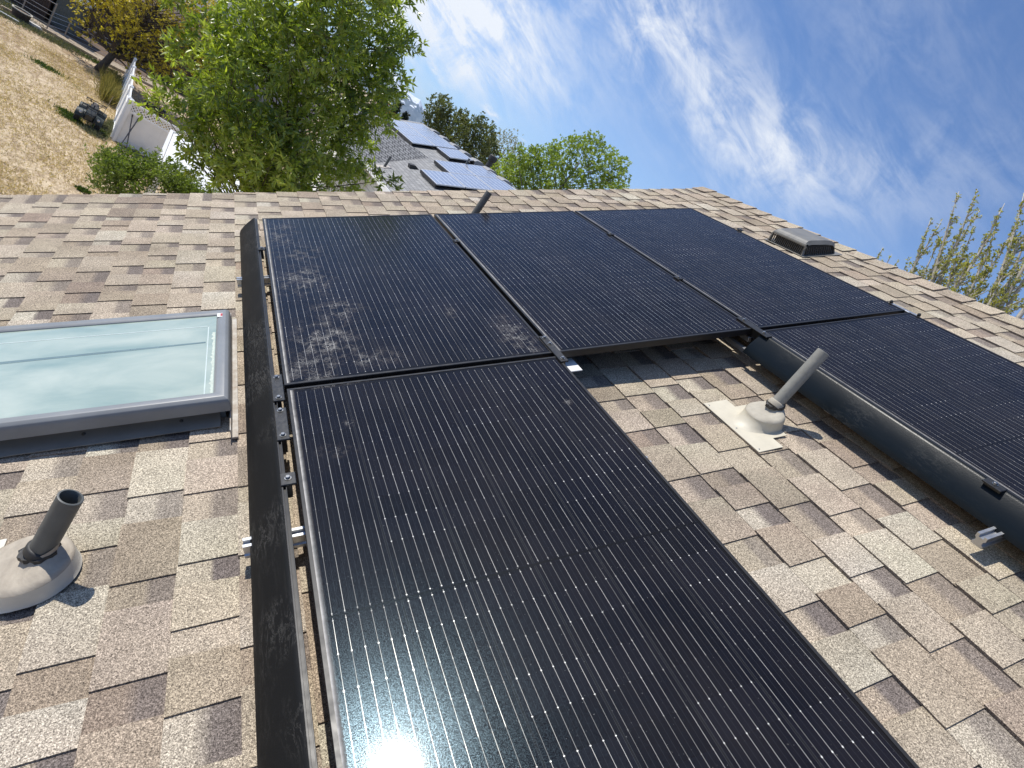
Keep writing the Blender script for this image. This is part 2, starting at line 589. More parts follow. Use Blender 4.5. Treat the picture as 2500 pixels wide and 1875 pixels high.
M['boot2'] = plain('weathered cream boot flashing', (0.62, 0.585, 0.50), (0.50, 0.47, 0.40), 11, 0.6, 0, 0.08, 60)
M['collar'] = plain('grey rubber collar', (0.44, 0.405, 0.33), (0.28, 0.255, 0.21), 16, 0.75, 0, 0.08, 70, spec=0.2)
M['collar2'] = plain('dusty brown grey rubber collar', (0.46, 0.405, 0.325), (0.30, 0.262, 0.212), 16, 0.8, 0, 0.10, 70, spec=0.15, stretch=(1, 1, 2.5))
M['rubber'] = plain('black sealant', (0.02, 0.02, 0.02), (0.035, 0.033, 0.03), 50, 0.6)
M['sky_frame'] = plain('grey skylight cladding', (0.215, 0.225, 0.232), (0.175, 0.184, 0.190), 5, 0.42, 0.0, 0.02, 60)
M['sky_curb'] = plain('grey flashing apron', (0.25, 0.235, 0.205), (0.17, 0.165, 0.15), 7, 0.55, 0, 0.05, 40)
M['flash'] = plain('whitish weathered flashing', (0.50, 0.48, 0.44), (0.30, 0.25, 0.20), 30, 0.6, 0, 0.06, 60)
M['vent'] = plain('grey brown vent hood', (0.185, 0.180, 0.160), (0.145, 0.14, 0.125), 9, 0.40, 0.0, 0.02, 60)
M['vent_dark'] = plain('dark vent louvre', (0.03, 0.03, 0.028), (0.045, 0.043, 0.04), 30, 0.6)
M['white'] = plain('white label', (0.75, 0.75, 0.73), (0.7, 0.7, 0.68), 20, 0.5)
M['red'] = plain('red print', (0.45, 0.03, 0.04), None, 20, 0.5)
M['siding'] = plain('beige siding', (0.46, 0.41, 0.34), (0.42, 0.37, 0.31), 3, 0.7)
M['trim'] = plain('white trim', (0.72, 0.72, 0.70), (0.64, 0.64, 0.62), 4, 0.55)


def sky_glass():
    m, N, b, out = new_mat('skylight glass over a drawn white blind')
    co = coords(N)
    n = N.noise(N.mapping(co, (2.2, 4.2, 1), (0, 0, 0.6)), 1.2, 5.0, 0.55, 0.4)
    N.put(b.inputs['Base Color'], N.ramp(n, [(0.32, (0.21, 0.290, 0.262)), (0.5, (0.31, 0.375, 0.328)), (0.68, (0.40, 0.45, 0.388))]))  # mottling paints cloudy sky reflections into the glass colour
    b.inputs['Roughness'].default_value = 0.06
    b.inputs['Specular IOR Level'].default_value = 0.5
    b.inputs['Coat Weight'].default_value = 0.2
    b.inputs['Coat Roughness'].default_value = 0.02
    return m


M['sky_glass'] = sky_glass()

# ------------------------------------------------------------------ our house and its roof
EAVE_V, RIDGE_V, RAKE_U, BACK_U = -2.80, 4.165, 3.03, -7.0
EXPO = 0.1462
house = empty('house', Vector((rf(RIDGE_V, 0).x, -2.0, GZ)), 'house whose steep brown shingle roof fills the foreground under the black solar panels', 'house')
PAL = [((0.335, 0.288, 0.224), 26), ((0.305, 0.258, 0.198), 32), ((0.270, 0.225, 0.171), 20), ((0.240, 0.196, 0.150), 11),
       ((0.218, 0.176, 0.138), 3), ((0.345, 0.308, 0.245), 14), ((0.368, 0.338, 0.278), 3)]
POOL = [c for c, w in PAL for _ in range(w)]
DARK = (0.128, 0.108, 0.098)


def jit(c, a=0.06):
    k = 1 + random.uniform(-a, a)
    return tuple(x * k * (1 + random.uniform(-0.02, 0.02)) for x in c)


def lerp3(a, b, t):
    return tuple(p + (q - p) * t for p, q in zip(a, b))


def shingle_roof():
    mb = MB()
    k0 = int(math.floor((EAVE_V + 0.168) / EXPO))
    k1 = int(math.ceil((RIDGE_V - 0.06 + 0.168) / EXPO))
    T0, T1 = 0.0085, 0.0025                # thickness at the butt, where it slips under the next course
    TT = 0.0048                            # the second layer
    rnd = random.Random(21)
    for k in range(k0, k1):
        v0 = -0.168 + k * EXPO
        v1 = min(v0 + EXPO + 0.012, RIDGE_V - 0.002)
        cuts = [RAKE_U + 0.004 * rnd.random()]
        while cuts[-1] > BACK_U:
            cuts.append(cuts[-1] - 0.985)
        # base layer, one strip per shingle
        u = RAKE_U
        tooth = rnd.random() < 0.5
        first = rnd.uniform(0.03, 0.25)
        while u > BACK_U:
            w = first if first else (rnd.choice((0.11, 0.135, 0.155, 0.18, 0.21)) if tooth else rnd.choice((0.075, 0.095, 0.115, 0.135))) * rnd.uniform(0.94, 1.06)
            first = 0
            ua, ub = u, max(u - w, BACK_U)
            c = jit(rnd.choice(POOL))
            e = rnd.uniform(-0.0018, 0.0018)
            va = v0 + e
            zt = lambda v, add: T0 + add + (T1 - T0) * (v - v0) / EXPO
            if tooth:
                tp = 0.003
                a = [(va, ua, zt(va, TT)), (va, ub, zt(va, TT)), (v1, ub + tp, zt(v1, TT)), (v1, ua - tp, zt(v1, TT))]
                c2 = lerp3(c, jit(rnd.choice(POOL)), rnd.choice((0.0, 0.3, 0.75)))
                mb.quad(a, col=[c, c2, jit(c2, 0.03), jit(c, 0.03)])
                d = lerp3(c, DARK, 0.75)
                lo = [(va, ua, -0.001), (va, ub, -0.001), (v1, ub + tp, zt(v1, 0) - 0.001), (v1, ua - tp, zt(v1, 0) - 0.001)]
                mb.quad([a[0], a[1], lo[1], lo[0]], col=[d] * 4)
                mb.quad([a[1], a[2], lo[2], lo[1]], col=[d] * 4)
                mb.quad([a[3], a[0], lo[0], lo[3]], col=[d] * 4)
            else:
                f0, f1 = rnd.uniform(0.30, 0.5), rnd.uniform(0.52, 0.62)
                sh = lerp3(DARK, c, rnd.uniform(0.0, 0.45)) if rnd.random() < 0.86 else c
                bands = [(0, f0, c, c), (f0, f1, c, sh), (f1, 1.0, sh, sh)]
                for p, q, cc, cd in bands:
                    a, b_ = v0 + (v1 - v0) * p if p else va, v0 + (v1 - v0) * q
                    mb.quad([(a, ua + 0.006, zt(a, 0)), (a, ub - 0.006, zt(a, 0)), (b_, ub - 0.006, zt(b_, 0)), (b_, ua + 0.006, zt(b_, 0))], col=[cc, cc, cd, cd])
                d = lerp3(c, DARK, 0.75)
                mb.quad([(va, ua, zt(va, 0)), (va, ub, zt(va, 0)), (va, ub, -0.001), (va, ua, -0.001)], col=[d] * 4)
            u = ub
            tooth = not tooth
    mb.v = [tuple(ROOF @ Vector(p)) for p in mb.v]
    return mb.build('roof', M['shingle'], house, world=True, recalc=False)


roof_o = shingle_roof()
roof_o['label'] = 'brown laminated asphalt shingles'
# decking under the shingles, the far slope, gable walls, eave walls
mb = MB()
P = lambda v, u, n: rf(v, u, n)
mb.hexa([P(EAVE_V - 0.01, BACK_U, -0.10), P(RIDGE_V, BACK_U, -0.10), P(RIDGE_V, RAKE_U - 0.012, -0.10), P(EAVE_V - 0.01, RAKE_U - 0.012, -0.10),
         P(EAVE_V - 0.01, BACK_U, -0.004), P(RIDGE_V, BACK_U, -0.004), P(RIDGE_V, RAKE_U - 0.012, -0.004), P(EAVE_V - 0.01, RAKE_U - 0.012, -0.004)])
mb.build('roof_deck', M['trim'], house, world=True)
RX, RZ = rf(RIDGE_V, 0).x, rf(RIDGE_V, 0).z
back = Matrix.Translation((2 * RX, 0, 0)) @ Matrix.Scale(-1, 4, (1, 0, 0)) @ ROOF
mb = MB()
for k in range(46):
    v0 = EAVE_V + k * 0.151
    a, b_ = back @ Vector((v0, 0, 0.012)), back @ Vector((min(v0 + 0.16, RIDGE_V - 0.003), 0, 0.003))
    c = jit(random.choice(POOL))
    mb.quad([(a.x, BACK_U, a.z), (a.x, RAKE_U, a.z), (b_.x, RAKE_U, b_.z), (b_.x, BACK_U, b_.z)], col=[c] * 4)
mb.build('back_roof', M['shingle'], house, world=True, recalc=False)
mb = MB()
ex = rf(EAVE_V + 0.45, 0).x
ez = rf(EAVE_V + 0.45, 0).z - 0.16
for u0, u1 in ((RAKE_U - 0.42, RAKE_U - 0.30), (BACK_U + 0.3, BACK_U + 0.42)):
    mb.prism([(ex, GZ - 0.2), (2 * RX - ex, GZ - 0.2), (2 * RX - ex, ez), (RX, RZ - 0.16), (ex, ez)], u0, u1, 'y')
mb.box(ex, ex + 0.12, BACK_U + 0.42, RAKE_U - 0.42, GZ - 0.2, ez - 0.003)
mb.box(2 * RX - ex - 0.12, 2 * RX - ex, BACK_U + 0.42, RAKE_U - 0.42, GZ - 0.2, ez - 0.003)
mb.build('wall', M['siding'], house, world=True)
# metal drip edge along the rake
mb = MB()
mb.hexa([P(EAVE_V, RAKE_U - 0.011, -0.13), P(RIDGE_V, RAKE_U - 0.011, -0.13), P(RIDGE_V, RAKE_U - 0.004, -0.13), P(EAVE_V, RAKE_U - 0.004, -0.13),
         P(EAVE_V, RAKE_U - 0.011, -0.002), P(RIDGE_V, RAKE_U - 0.011, -0.002), P(RIDGE_V, RAKE_U - 0.004, -0.002), P(EAVE_V, RAKE_U - 0.004, -0.002)])
mb.build('drip_edge', M['trim'], house, world=True)
# the cap along the ridge
mb = MB()
u = RAKE_U + 0.02
r2 = random.Random(5)
while u > BACK_U:
    ub = u - 0.185 * r2.uniform(0.95, 1.05)
    c = jit(r2.choice(POOL[:68]))
    wid = 0.135 + r2.uniform(-0.004, 0.004)
    prof = [(-wid, 0.0), (-wid * 0.4, 0.0), (-0.035, 0.004), (0.0, 0.011)]

    def cap_pt(i, uu, lift):
        if i <= 3:
            d, h = prof[i]
            p = rf(RIDGE_V + d, uu, 0.014 + h + lift)
        else:
            d, h = prof[6 - i]
            q = rf(RIDGE_V + d, uu, 0.014 + h + lift)
            p = Vector((2 * RX - q.x, q.y, q.z))
        if i == 3:
            p.x = RX
        return p
    for i in range(6):
        mb.quad([cap_pt(i, u + 0.02, -0.006), cap_pt(i, ub, 0.006), cap_pt(i + 1, ub, 0.006), cap_pt(i + 1, u + 0.02, -0.006)], col=[c, jit(c, .03), jit(c, .03), c])
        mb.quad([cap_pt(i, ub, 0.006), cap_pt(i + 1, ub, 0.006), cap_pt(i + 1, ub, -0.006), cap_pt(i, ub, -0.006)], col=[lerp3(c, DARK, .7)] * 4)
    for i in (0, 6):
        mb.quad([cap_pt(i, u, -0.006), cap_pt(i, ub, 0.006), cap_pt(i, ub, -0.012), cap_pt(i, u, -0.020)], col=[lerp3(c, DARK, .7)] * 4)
    u = ub
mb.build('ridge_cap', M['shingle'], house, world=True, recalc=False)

# ------------------------------------------------------------------ the solar panels
PW, PL, GR, GC = 1.016, 1.868, 0.0172, 0.025


def solar_panel(v, u, label, mat, tilt=0.0):
    root = roof_empty('solar_panel', v, u, HP - 0.030, label, 'solar panel', 'black solar panels on the brown roof', tilt)
    t, lip, H = 0.0022, 0.0105, 0.030
    mb = MB()
    # mitred ring with a small bevel on its outer top edge
    def ring(o, z):
        return [Vector((o, o, z)), Vector((PW - o, o, z)), Vector((PW - o, PL - o, z)), Vector((o, PL - o, z))]
    mb.loft([ring(0.004, 0.0), ring(0, 0.0), ring(0, H - 0.0016), ring(0.0016, H), ring(lip, H), ring(lip, H - 0.012), ring(t, H - 0.012), ring(t, 0.001)])
    mb.build('frame', M['frame'], root)
    g = MB()
    o = lip - 0.004
    g.box(o, PW - o, o, PL - o, H - 0.006, H - 0.0013)
    g.build('glass', mat, root)
    return root


V0, V1, V2 = 0.0, PW + GR, 2 * (PW + GR)
solar_panel(V0, 0.0, 'solar panel with white dusty scuffs on its glass, at the far end beside the skylight', M['panel_dusty'])
solar_panel(V1 + 0.003, 0.0, 'solar panel in the middle of the far row, dark pipe standing just behind it', M['panel'])
solar_panel(V2, 0.0, 'solar panel nearest the roof ridge in the far row, beside the box vent', M['panel'])
solar_panel(V0, -GC - PL, 'nearest solar panel, with the blazing sun glint on its lower corner', M['panel_near'], RAD(-0.18))
solar_panel(V2, -GC - PL, 'solar panel on the right edge above the clean black skirt and the cream boot', M['panel'])


# skirts: rolled black strips along the lower edge of the array
def skirt(u0, u1, v, label, mat, lipw=0.0):
    root = roof_empty('array_skirt', v, u0, 0.0, label, 'trim', 'black skirts along the lower edges of the array')
    L = u1 - u0
    pr = [(-0.004, HP + 0.001), (-0.010, HP), (-0.016, HP - 0.004), (-0.044, HP - 0.025), (-0.069, HP - 0.047), (-0.089, HP - 0.070), (-0.096, HP - 0.085),
          (-0.092, HP - 0.086), (-0.085, HP - 0.071), (-0.066, HP - 0.050), (-0.041, HP - 0.028), (-0.014, HP - 0.007), (-0.009, HP - 0.003), (-0.004, HP - 0.003)]
    mb = MB()
    mb.prism(pr, 0, L, 'y')
    mb.build('face', mat, root, smooth=50)
    mb = MB()
    mb.box(-0.0035, 0.0, 0, L, HP - 0.030, HP + 0.0015)
    if lipw:
        mb.box(0.0002, lipw - 0.002, 0, L, HP - 0.012, HP - 0.006)
        mb.box(lipw - 0.0018, lipw, 0, L, HP - 0.030, HP + 0.0005)
    mb.build('lip', M['frame'], root)
    return root


skirt(-1.90, 1.875, -0.036, 'black array skirt with pale scuff marks, running down beside the skylight', M['skirt'], 0.009)
skirt(-1.90, -0.055, 2.0652, 'clean black array skirt behind the cream pipe boot', M['skirt2'])


# couplings and clamps: black plates with bolts
def clamp(v, u, w, l, bolts, label, cat='clamp', grp='black clamps and couplings between the panels'):
    root = roof_empty('module_clamp', v, u, HP, label, cat, grp)
    mb = MB()
    mb.bbox(-w / 2, w / 2, -l / 2, l / 2, 0.0006, 0.0065, 0.0016)
    mb.box(-0.006, 0.006, -l / 2 + 0.004, l / 2 - 0.004, -0.045, 0.0004)
    mb.build('plate', M['clamp'], root)
    for b in bolts:
        bm_ = MB()
        T = Matrix.Translation((0, b, 0))
        bm_.lathe([(0.0095, 0.0065), (0.0095, 0.0085), (0.0065, 0.0086), (0.0065, 0.0135), (0.0050, 0.0148)], 12, T, False, True)
        bm_.build('bolt', M['steel'], root, smooth=30)
    return root


clamp(-0.021, -0.018, 0.036, 0.165, (0.062, -0.066), 'black coupling plate at the skirt, where the nearest and the scuffed panel meet')
clamp(-0.021, -0.228, 0.036, 0.170, (0.068, -0.064), 'black coupling plate with two bolts beside the near panel, next below the corner plate')
clamp(-0.021, -0.491, 0.040, 0.050, (0.0,), 'short single bolt clamp between the skirt and the near panel')
clamp(-0.021, 1.337, 0.034, 0.036, (0.0,), 'small clamp between skirt and scuffed panel near its far end')
clamp(V1 - GR / 2 + 0.002, 0.025, 0.034, 0.215, (0.088, 0.035, -0.086), 'long black coupling between the scuffed and the middle panel at the shingle bay')
clamp(V1 - GR / 2, 1.335, 0.034, 0.040, (0.0,), 'small clamp in the gap between the scuffed and the middle panel')
clamp(V2 - GR / 2, 1.346, 0.034, 0.040, (0.0,), 'small clamp in the gap left of the ridge panel, farther one')
clamp(V2 - GR / 2, 0.605, 0.034, 0.044, (0.0,), 'small clamp in the gap left of the ridge panel, nearer one')
clamp(V2 - GR / 2 - 0.002, 0.005, 0.036, 0.205, (0.070, -0.066), 'long black coupling above the far end of the clean skirt')
clamp(V2 - 0.020, -1.115, 0.036, 0.060, (0.0,), 'single bolt clamp on the lip of the clean skirt at the right edge')
clamp(V2 + PW + 0.016, 1.322, 0.030, 0.040, (0.0,), 'small clamp on the upper edge of the ridge panel')


def rail(u, va, vb, label):
    root = roof_empty('mounting_rail', va, u, 0.050, label, 'rail', 'silver rails under the panels')
    L = vb - va
    pr = [(-0.016, 0), (0.016, 0), (0.016, 0.009), (0.011, 0.012), (0.011, 0.024), (0.016, 0.027), (0.016, 0.042), (0.007, 0.042), (0.007, 0.032), (-0.007, 0.032),
          (-0.007, 0.042), (-0.016, 0.042), (-0.016, 0.027), (-0.011, 0.024), (-0.011, 0.012), (-0.016, 0.009)]
    mb = MB()
    mb.prism(pr, 0, L, 'x')
    mb.build('extrusion', M['alu'], root)
    for d in (0.25, L * 0.5, L - 0.25):
        f = MB()
        f.box(d - 0.03, d + 0.03, -0.040, 0.040, -0.036, -0.0305)
        f.box(d - 0.02, d + 0.02, -0.027, -0.0205, -0.030, 0.030)
        f.build('foot', M['alu'], root)
    return root


rail(1.155, -0.152, 3.135, 'silver rail end sticking out below the scuffed skirt near its far end')
rail(-0.615, -0.148, 1.09, 'silver rail end sticking out below the scuffed skirt beside the near panel')
rail(-0.520, 2.02, 3.135, 'silver rail end showing at the ridge edge of the right hand panel')
rail(-1.215, 1.895, 3.135, 'silver rail end with fins poking out from under the clean skirt')
# bits of silver hardware showing round the bay
r_ = roof_empty('splice_bar', 1.995, 0.015, 0.07, 'short silver bar in the dark under the middle panel by the clean skirt', 'bar', 'silver bars at the panel corners')
mb = MB(); mb.bbox(-0.010, 0.010, -0.085, 0.075, 0, 0.022, 0.002); mb.build('bar', M['alu'], r_)
r_ = roof_empty('splice_bar', 2.045, 0.045, 0.10, 'stub of silver bar just above the end of the clean skirt', 'bar', 'silver bars at the panel corners')
mb = MB(); mb.bbox(-0.009, 0.009, -0.05, 0.06, 0, 0.022, 0.002); mb.build('bar', M['alu'], r_)
r_ = roof_empty('splice_bar', V2 + PW + 0.012, 0.010, HP - 0.028, 'silver bar across the panel joint on the ridge side', 'bar', 'silver bars at the panel corners')
mb = MB(); mb.bbox(-0.009, 0.012, -0.085, 0.090, 0, 0.026, 0.002); mb.build('bar', M['alu'], r_)
for b in (-0.08, 0.085):
    q = MB(); q.lathe([(0.009, 0.026), (0.009, 0.034), (0.006, 0.040)], 10, Matrix.Translation((0, b, 0)), False, True); q.build('bolt', M['clamp'], r_)
r_ = roof_empty('bonding_bracket', 1.075, -0.010, 0.105, 'white metal bracket at the corner of the shingle bay under the long coupling', 'bracket')
mb = MB(); mb.bbox(-0.045, 0.050, -0.055, 0.045, 0, 0.004, 0.001); mb.build('plate', M['trim'], r_)
mb = MB(); mb.box(-0.045, -0.040, -0.055, 0.045, 0.0042, 0.030); mb.build('flange', M['alu'], r_)

# ------------------------------------------------------------------ pipes through the roof
PIPE_T = lambda v, u: Matrix.Translation(rf(v, u, 0))          # world axes: a plumb pipe


def vent_pipe(v, u, length, r, label, mat, boot=None, plate=None, collar_r=0.075, ch=0.055, tilt=(0, 0)):
    root = empty('vent_pipe', PIPE_T(v, u), label, 'vent pipe', 'plumbing pipes through the roof')
    T = Matrix.Rotation(tilt[0], 4, 'X') @ Matrix.Rotation(tilt[1], 4, 'Y')
    mb = MB()
    mb.lathe([(r, -0.02), (r, length - 0.001), (r - 0.0012, length), (r - 0.0045, length), (r - 0.0055, length - 0.002), (r - 0.0055, length - 0.16)], 28, T, False, True)
    mb.build('pipe', mat, root, smooth=40)
    if boot:
        bm_, cm_ = boot
        # the skirted flange lies in the plane of the roof
        R = ROOF
        a0, a1, b0, b1, n0, n1 = plate
        mb = MB()
        mb.prism([(a0, b0), (n1, b0), (n1, b0 + n0), (a1, b0 + n0), (a1, b1 - n0), (n1, b1 - n0), (n1, b1), (a0, b1)], 0.0135, 0.0165, 'z', R)
        mb.build('flange', bm_, root)
        cx = 0.02
        CT = R @ Matrix.Translation((cx, 0, 0))
        m2 = MB()
        prof = [(0.134, 0.0150), (0.126, 0.0185), (0.120, 0.027), (0.115, 0.040), (0.112, 0.050), (0.110, 0.056)]
        loops = []
        for rr, zz in prof:
            lp = []
            for j in range(36):
                t = 2 * math.pi * j / 36
                k = 1.0 + max(0.0, -math.cos(t)) * {0.0150: 0.55, 0.0185: 0.42, 0.027: 0.22, 0.040: 0.07}.get(zz, 0.0)
                q_ = 0.110 + (rr - 0.110) * (0.2 + 0.8 * max(0.0, -math.cos(t)))
                lp.append(CT @ Vector((q_ * collar_r / 0.11 * math.cos(t) * k, q_ * collar_r / 0.11 * math.sin(t), zz * 1.0)))
            loops.append(lp)
        m2.loft(loops)
        m2.build('cone', bm_, root, smooth=60)
        # rubber collar: from the round seat up and over to the leaning pipe
        m3 = MB()
        up = R.inverted() @ (T @ Vector((0, 0, 1)))
        loops = []
        for f, zz, rr in ((0.0, 0.0575, 1.0), (0.06, 0.062, 0.975), (0.28, 0.070, 0.84), (0.32, 0.070, 0.815), (0.55, 0.077, 0.66), (0.60, 0.077, 0.63), (0.9, 0.086, 0.36), (1.0, 0.105, 0.0)):
            ax = up * (zz / up.z)
            cxx = cx * (1 - f) + ax.x * f
            cyy = ax.y * f
            rad = collar_r * rr if f < 1 else r * 1.10
            rad = max(rad, r * 1.10)
            lp = []
            for j in range(36):
                t = 2 * math.pi * j / 36
                el_ = 1.0 / CP if f >= 0.9 else 1.0 + f * 0.15
                lp.append(R @ Vector((cxx + rad * math.cos(t) * el_, cyy + rad * math.sin(t), zz - 0.004 + (0.012 * math.cos(t) * f))))
            loops.append(lp)
        m3.loft(loops)
        m3.build('collar', cm_, root, smooth=50)
        m4 = MB()
        m4.lathe([(r + 0.001, 0.098), (r + 0.0065, 0.100), (r + 0.0055, 0.118), (r + 0.001, 0.122)], 28, T, True, True)
        m4.build('seal', M['collar'] if bm_ is M['boot'] else M['rubber'], root, smooth=50)
        m5 = MB()
        lp = []
        rt = random.Random(3)
        for j in range(22):
            t = 2 * math.pi * j / 22
            q = up * (0.088 / up.z)
            k = (r + 0.004) * rt.uniform(0.98, 1.28)
            lp.append((q.x + k * math.cos(t) / CP, q.y + k * math.sin(t)))
        m5.loft([[R @ Vector((a, b, 0.082)) for a, b in lp], [R @ Vector((a * .985 + .0006, b * .985, 0.092 + 0.004 * rt.random())) for a, b in lp]], True, True)
        m5.build('sealant', M['rubber'], root)
    return root


vp = vent_pipe(1.727, -0.460, 0.372, 0.0248, 'pale grey vent pipe on a bright cream boot beside the clean skirt', M['pipe_pale'], (M['boot'], M['collar']), (-0.140, 0.050, -0.160, 0.168, 0.055, -0.022), 0.076)
for q, pq in (((-0.128, -0.145), 0.0042), ((-0.128, 0.150), 0.0042), ((-0.122, -0.012), 0.0042)):
    sm = MB(); sm.lathe([(pq, 0.0166), (pq, 0.0180), (pq * .5, 0.0186)], 10, ROOF @ Matrix.Translation((*q, 0)), False, True); sm.build('nail', M['steel'], vp)
vent_pipe(-0.657, -0.500, 0.288, 0.0275, 'dark grey vent pipe with an open top on a dusty brown collar, left foreground', M['pipe'], (M['boot2'], M['collar2']), (-0.22, -0.055, -0.150, 0.150, 0.05, -0.065), 0.100)
vent_pipe(1.300, 2.035, 0.310, 0.0235, 'thin dark vent pipe behind the top edge of the middle panel', M['pipe'])

# ------------------------------------------------------------------ skylight
SK = roof_empty('skylight', 0.0, 0.0, 0.0, 'grey framed skylight with pale aqua glass, left of the scuffed panel', 'skylight')
sv0, sv1, su0, su1, st = -1.62, -0.178, 0.040, 0.757, 0.122
mb = MB()
def bar_profile(w):
    return [(0, 0.066), (0, 0.098), (0.004, 0.112), (0.014, 0.1205), (0.026, st), (w - 0.010, st - 0.002), (w, st - 0.009), (w, 0.066)]
def frame_ring(mb):
    # sweep the bar profile round the four mitred corners
    loops = []
    for o, z in bar_profile(0.050):
        loops.append([Vector((sv0 + o, su0 + o, z)), Vector((sv1 - o, su0 + o, z)), Vector((sv1 - o, su1 - o, z)), Vector((sv0 + o, su1 - o, z))])
    mb.loft(loops + [loops[0]])
frame_ring(mb)
mb.build('frame', M['sky_frame'], SK, smooth=35, bevel=0.002)
mb = MB()
mb.box(sv0 + 0.048, sv1 - 0.048, su0 + 0.048, su1 - 0.048, 0.094, 0.1105)
mb.build('glass', M['sky_glass'], SK)
mb = MB()
mb.box(sv0 + 0.03, sv1 - 0.026, su0 + 0.055, su1 - 0.03, -0.004, 0.0655)
mb.build('curb', M['sky_frame'], SK)
mb = MB()
nseg = 7
for i in range(nseg):                      # the apron in front of the curb: overlapping bent pieces
    a = sv0 + 0.02 + (sv1 - 0.045 - sv0 - 0.02) * i / nseg
    b_ = sv0 + 0.02 + (sv1 - 0.045 - sv0 - 0.02) * (i + 1) / nseg + 0.004
    k = 0.0012 * (i % 2)
    pts = [(su0 + 0.054 - k, 0.060), (su0 + 0.050 - k, 0.034), (su0 + 0.030 - k, 0.024), (su0 - 0.018 - k, 0.0200), (su0 - 0.018 - k, 0.0175), (su0 + 0.040, 0.018), (su0 + 0.0545, 0.034), (su0 + 0.0545, 0.060)]
    mb.prism(pts, a, b_, 'x')
mb.build('apron', M['sky_curb'], SK, smooth=50)
mb = MB()
mb.box(sv1 - 0.004, sv1 + 0.014, -0.052, su1 + 0.10, 0.013, 0.0195)
mb.box(sv1 - 0.0075, sv1 - 0.0045, -0.052, su1 + 0.10, 0.0135, 0.050)
mb.build('side_flashing', M['flash'], SK)
mb = MB()
mb.box(sv0 + 0.05, sv1 - 0.075, su1 - 0.145, su1 - 0.141, 0.1106, 0.1112)
mb.box(sv1 - 0.080, sv1 - 0.076, su0 + 0.052, su1 - 0.141, 0.1106, 0.1112)
mb.build('blind_edge', plain('pale blind edge', (0.50, 0.58, 0.56), None, 20, 0.5), SK)
mb = MB()
rt = random.Random(8)
L = []
for i in range(42):
    y = su0 + 0.055 + (su1 - 0.20 - su0 - 0.055) * i / 41
    L.append((y, 0.002 + 0.010 * rt.random() * (0.4 + 0.6 * math.sin(i * 0.21) ** 2)))
for (y0, w0), (y1, w1) in zip(L, L[1:]):
    mb.quad([(sv1 - 0.0525, y0, 0.1109), (sv1 - 0.0525, y1, 0.1109), (sv1 - 0.0555 - w1, y1, 0.1109), (sv1 - 0.0555 - w0, y0, 0.1109)])
mb.build('old_sealant', plain('chalky sealant', (0.50, 0.56, 0.49), None, 60, 0.8), SK)
mb = MB()
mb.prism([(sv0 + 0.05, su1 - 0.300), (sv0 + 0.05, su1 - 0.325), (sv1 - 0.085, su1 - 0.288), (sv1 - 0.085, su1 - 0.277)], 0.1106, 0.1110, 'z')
mb.build('reflected_line', plain('dark teal reflected line', (0.16, 0.225, 0.225), None, 10, 0.25), SK)  # thin strip added for the dark line reflected in the glass
st_ = MB(); st_.box(sv1 - 0.046, sv1 - 0.026, su1 - 0.085, su1 - 0.050, st - 0.0005, st + 0.0006)
so_ = st_.build('sticker', M['white'], SK)
st_ = MB(); st_.box(sv1 - 0.034, sv1 - 0.026, su1 - 0.079, su1 - 0.054, st + 0.0007, st + 0.0010); st_.build('sticker_mark', M['red'], so_)
for uu in (-1.1, -0.62, -0.34):
    q = MB(); q.lathe([(0.006, 0), (0.006, 0.003), (0.002, 0.005)], 10, Matrix.Translation((uu, su0 + 0.036, 0.026)) @ Matrix.Rotation(RAD(60), 4, 'X'), False, True); q.build('screw', M['rubber'], SK)

# ------------------------------------------------------------------ box vent near the ridge
BV = roof_empty('box_vent', 3.60, 1.165, 0.0, 'low grey brown box vent with dark louvres beside the ridge', 'roof vent')
VW, VU = 0.315, 0.325
mb = MB()
mb.box(-0.03, VW + 0.045, -0.04, VU + 0.04, 0.0135, 0.0165)
mb.build('flange', M['vent'], BV)
# hood: a rounded lid, louvred skirt below it on three sides
prof = [(-0.006, 0.086), (-0.002, 0.095), (0.010, 0.105), (0.030, 0.113), (0.060, 0.116), (0.20, 0.112), (0.270, 0.104), (0.300, 0.085), (0.318, 0.0165)]
mb = MB()
ins = [0.0, 0.002, 0.008, 0.014, 0.018, 0.018, 0.014, 0.008, -0.008]
lo = [Vector((a, 0.004 + i, z)) for (a, z), i in zip(prof, ins)]
hi = [Vector((a, VU - 0.004 - i, z)) for (a, z), i in zip(prof, ins)]
lo2 = [Vector((a, -0.002 + i * .2, max(z - (0.008 if a < 0.02 else 0.026), 0.0165))) for (a, z), i in zip(prof, ins)]
hi2 = [Vector((a, VU + 0.002 - i * .2, max(z - (0.008 if a < 0.02 else 0.026), 0.0165))) for (a, z), i in zip(prof, ins)]
for i in range(len(prof) - 1):
    mb.quad([lo[i], hi[i], hi[i + 1], lo[i + 1]])
    mb.quad([lo2[i], lo[i], lo[i + 1], lo2[i + 1]])
    mb.quad([hi[i], hi2[i], hi2[i + 1], hi[i + 1]])
    if i < 8:
        mb.quad([lo2[i] + Vector((0, 0.004, 0)), hi2[i] - Vector((0, 0.004, 0)), hi2[i + 1] - Vector((0, 0.004, 0)), lo2[i + 1] + Vector((0, 0.004, 0))])
mb.quad([lo2[0], lo[0], hi[0], hi2[0]])
mb.build('hood', M['vent'], BV, smooth=60)
mb = MB()
for i in range(19):                        # uprights of the open front
    y = 0.008 + (VU - 0.02) * i / 18
    mb.hexa([(-0.018, y, 0.0165), (-0.010, y, 0.0165), (-0.010, y + 0.0035, 0.0165), (-0.018, y + 0.0035, 0.0165), (0.000, y, 0.086), (0.008, y, 0.086), (0.008, y + 0.0035, 0.086), (0.000, y + 0.0035, 0.086)])
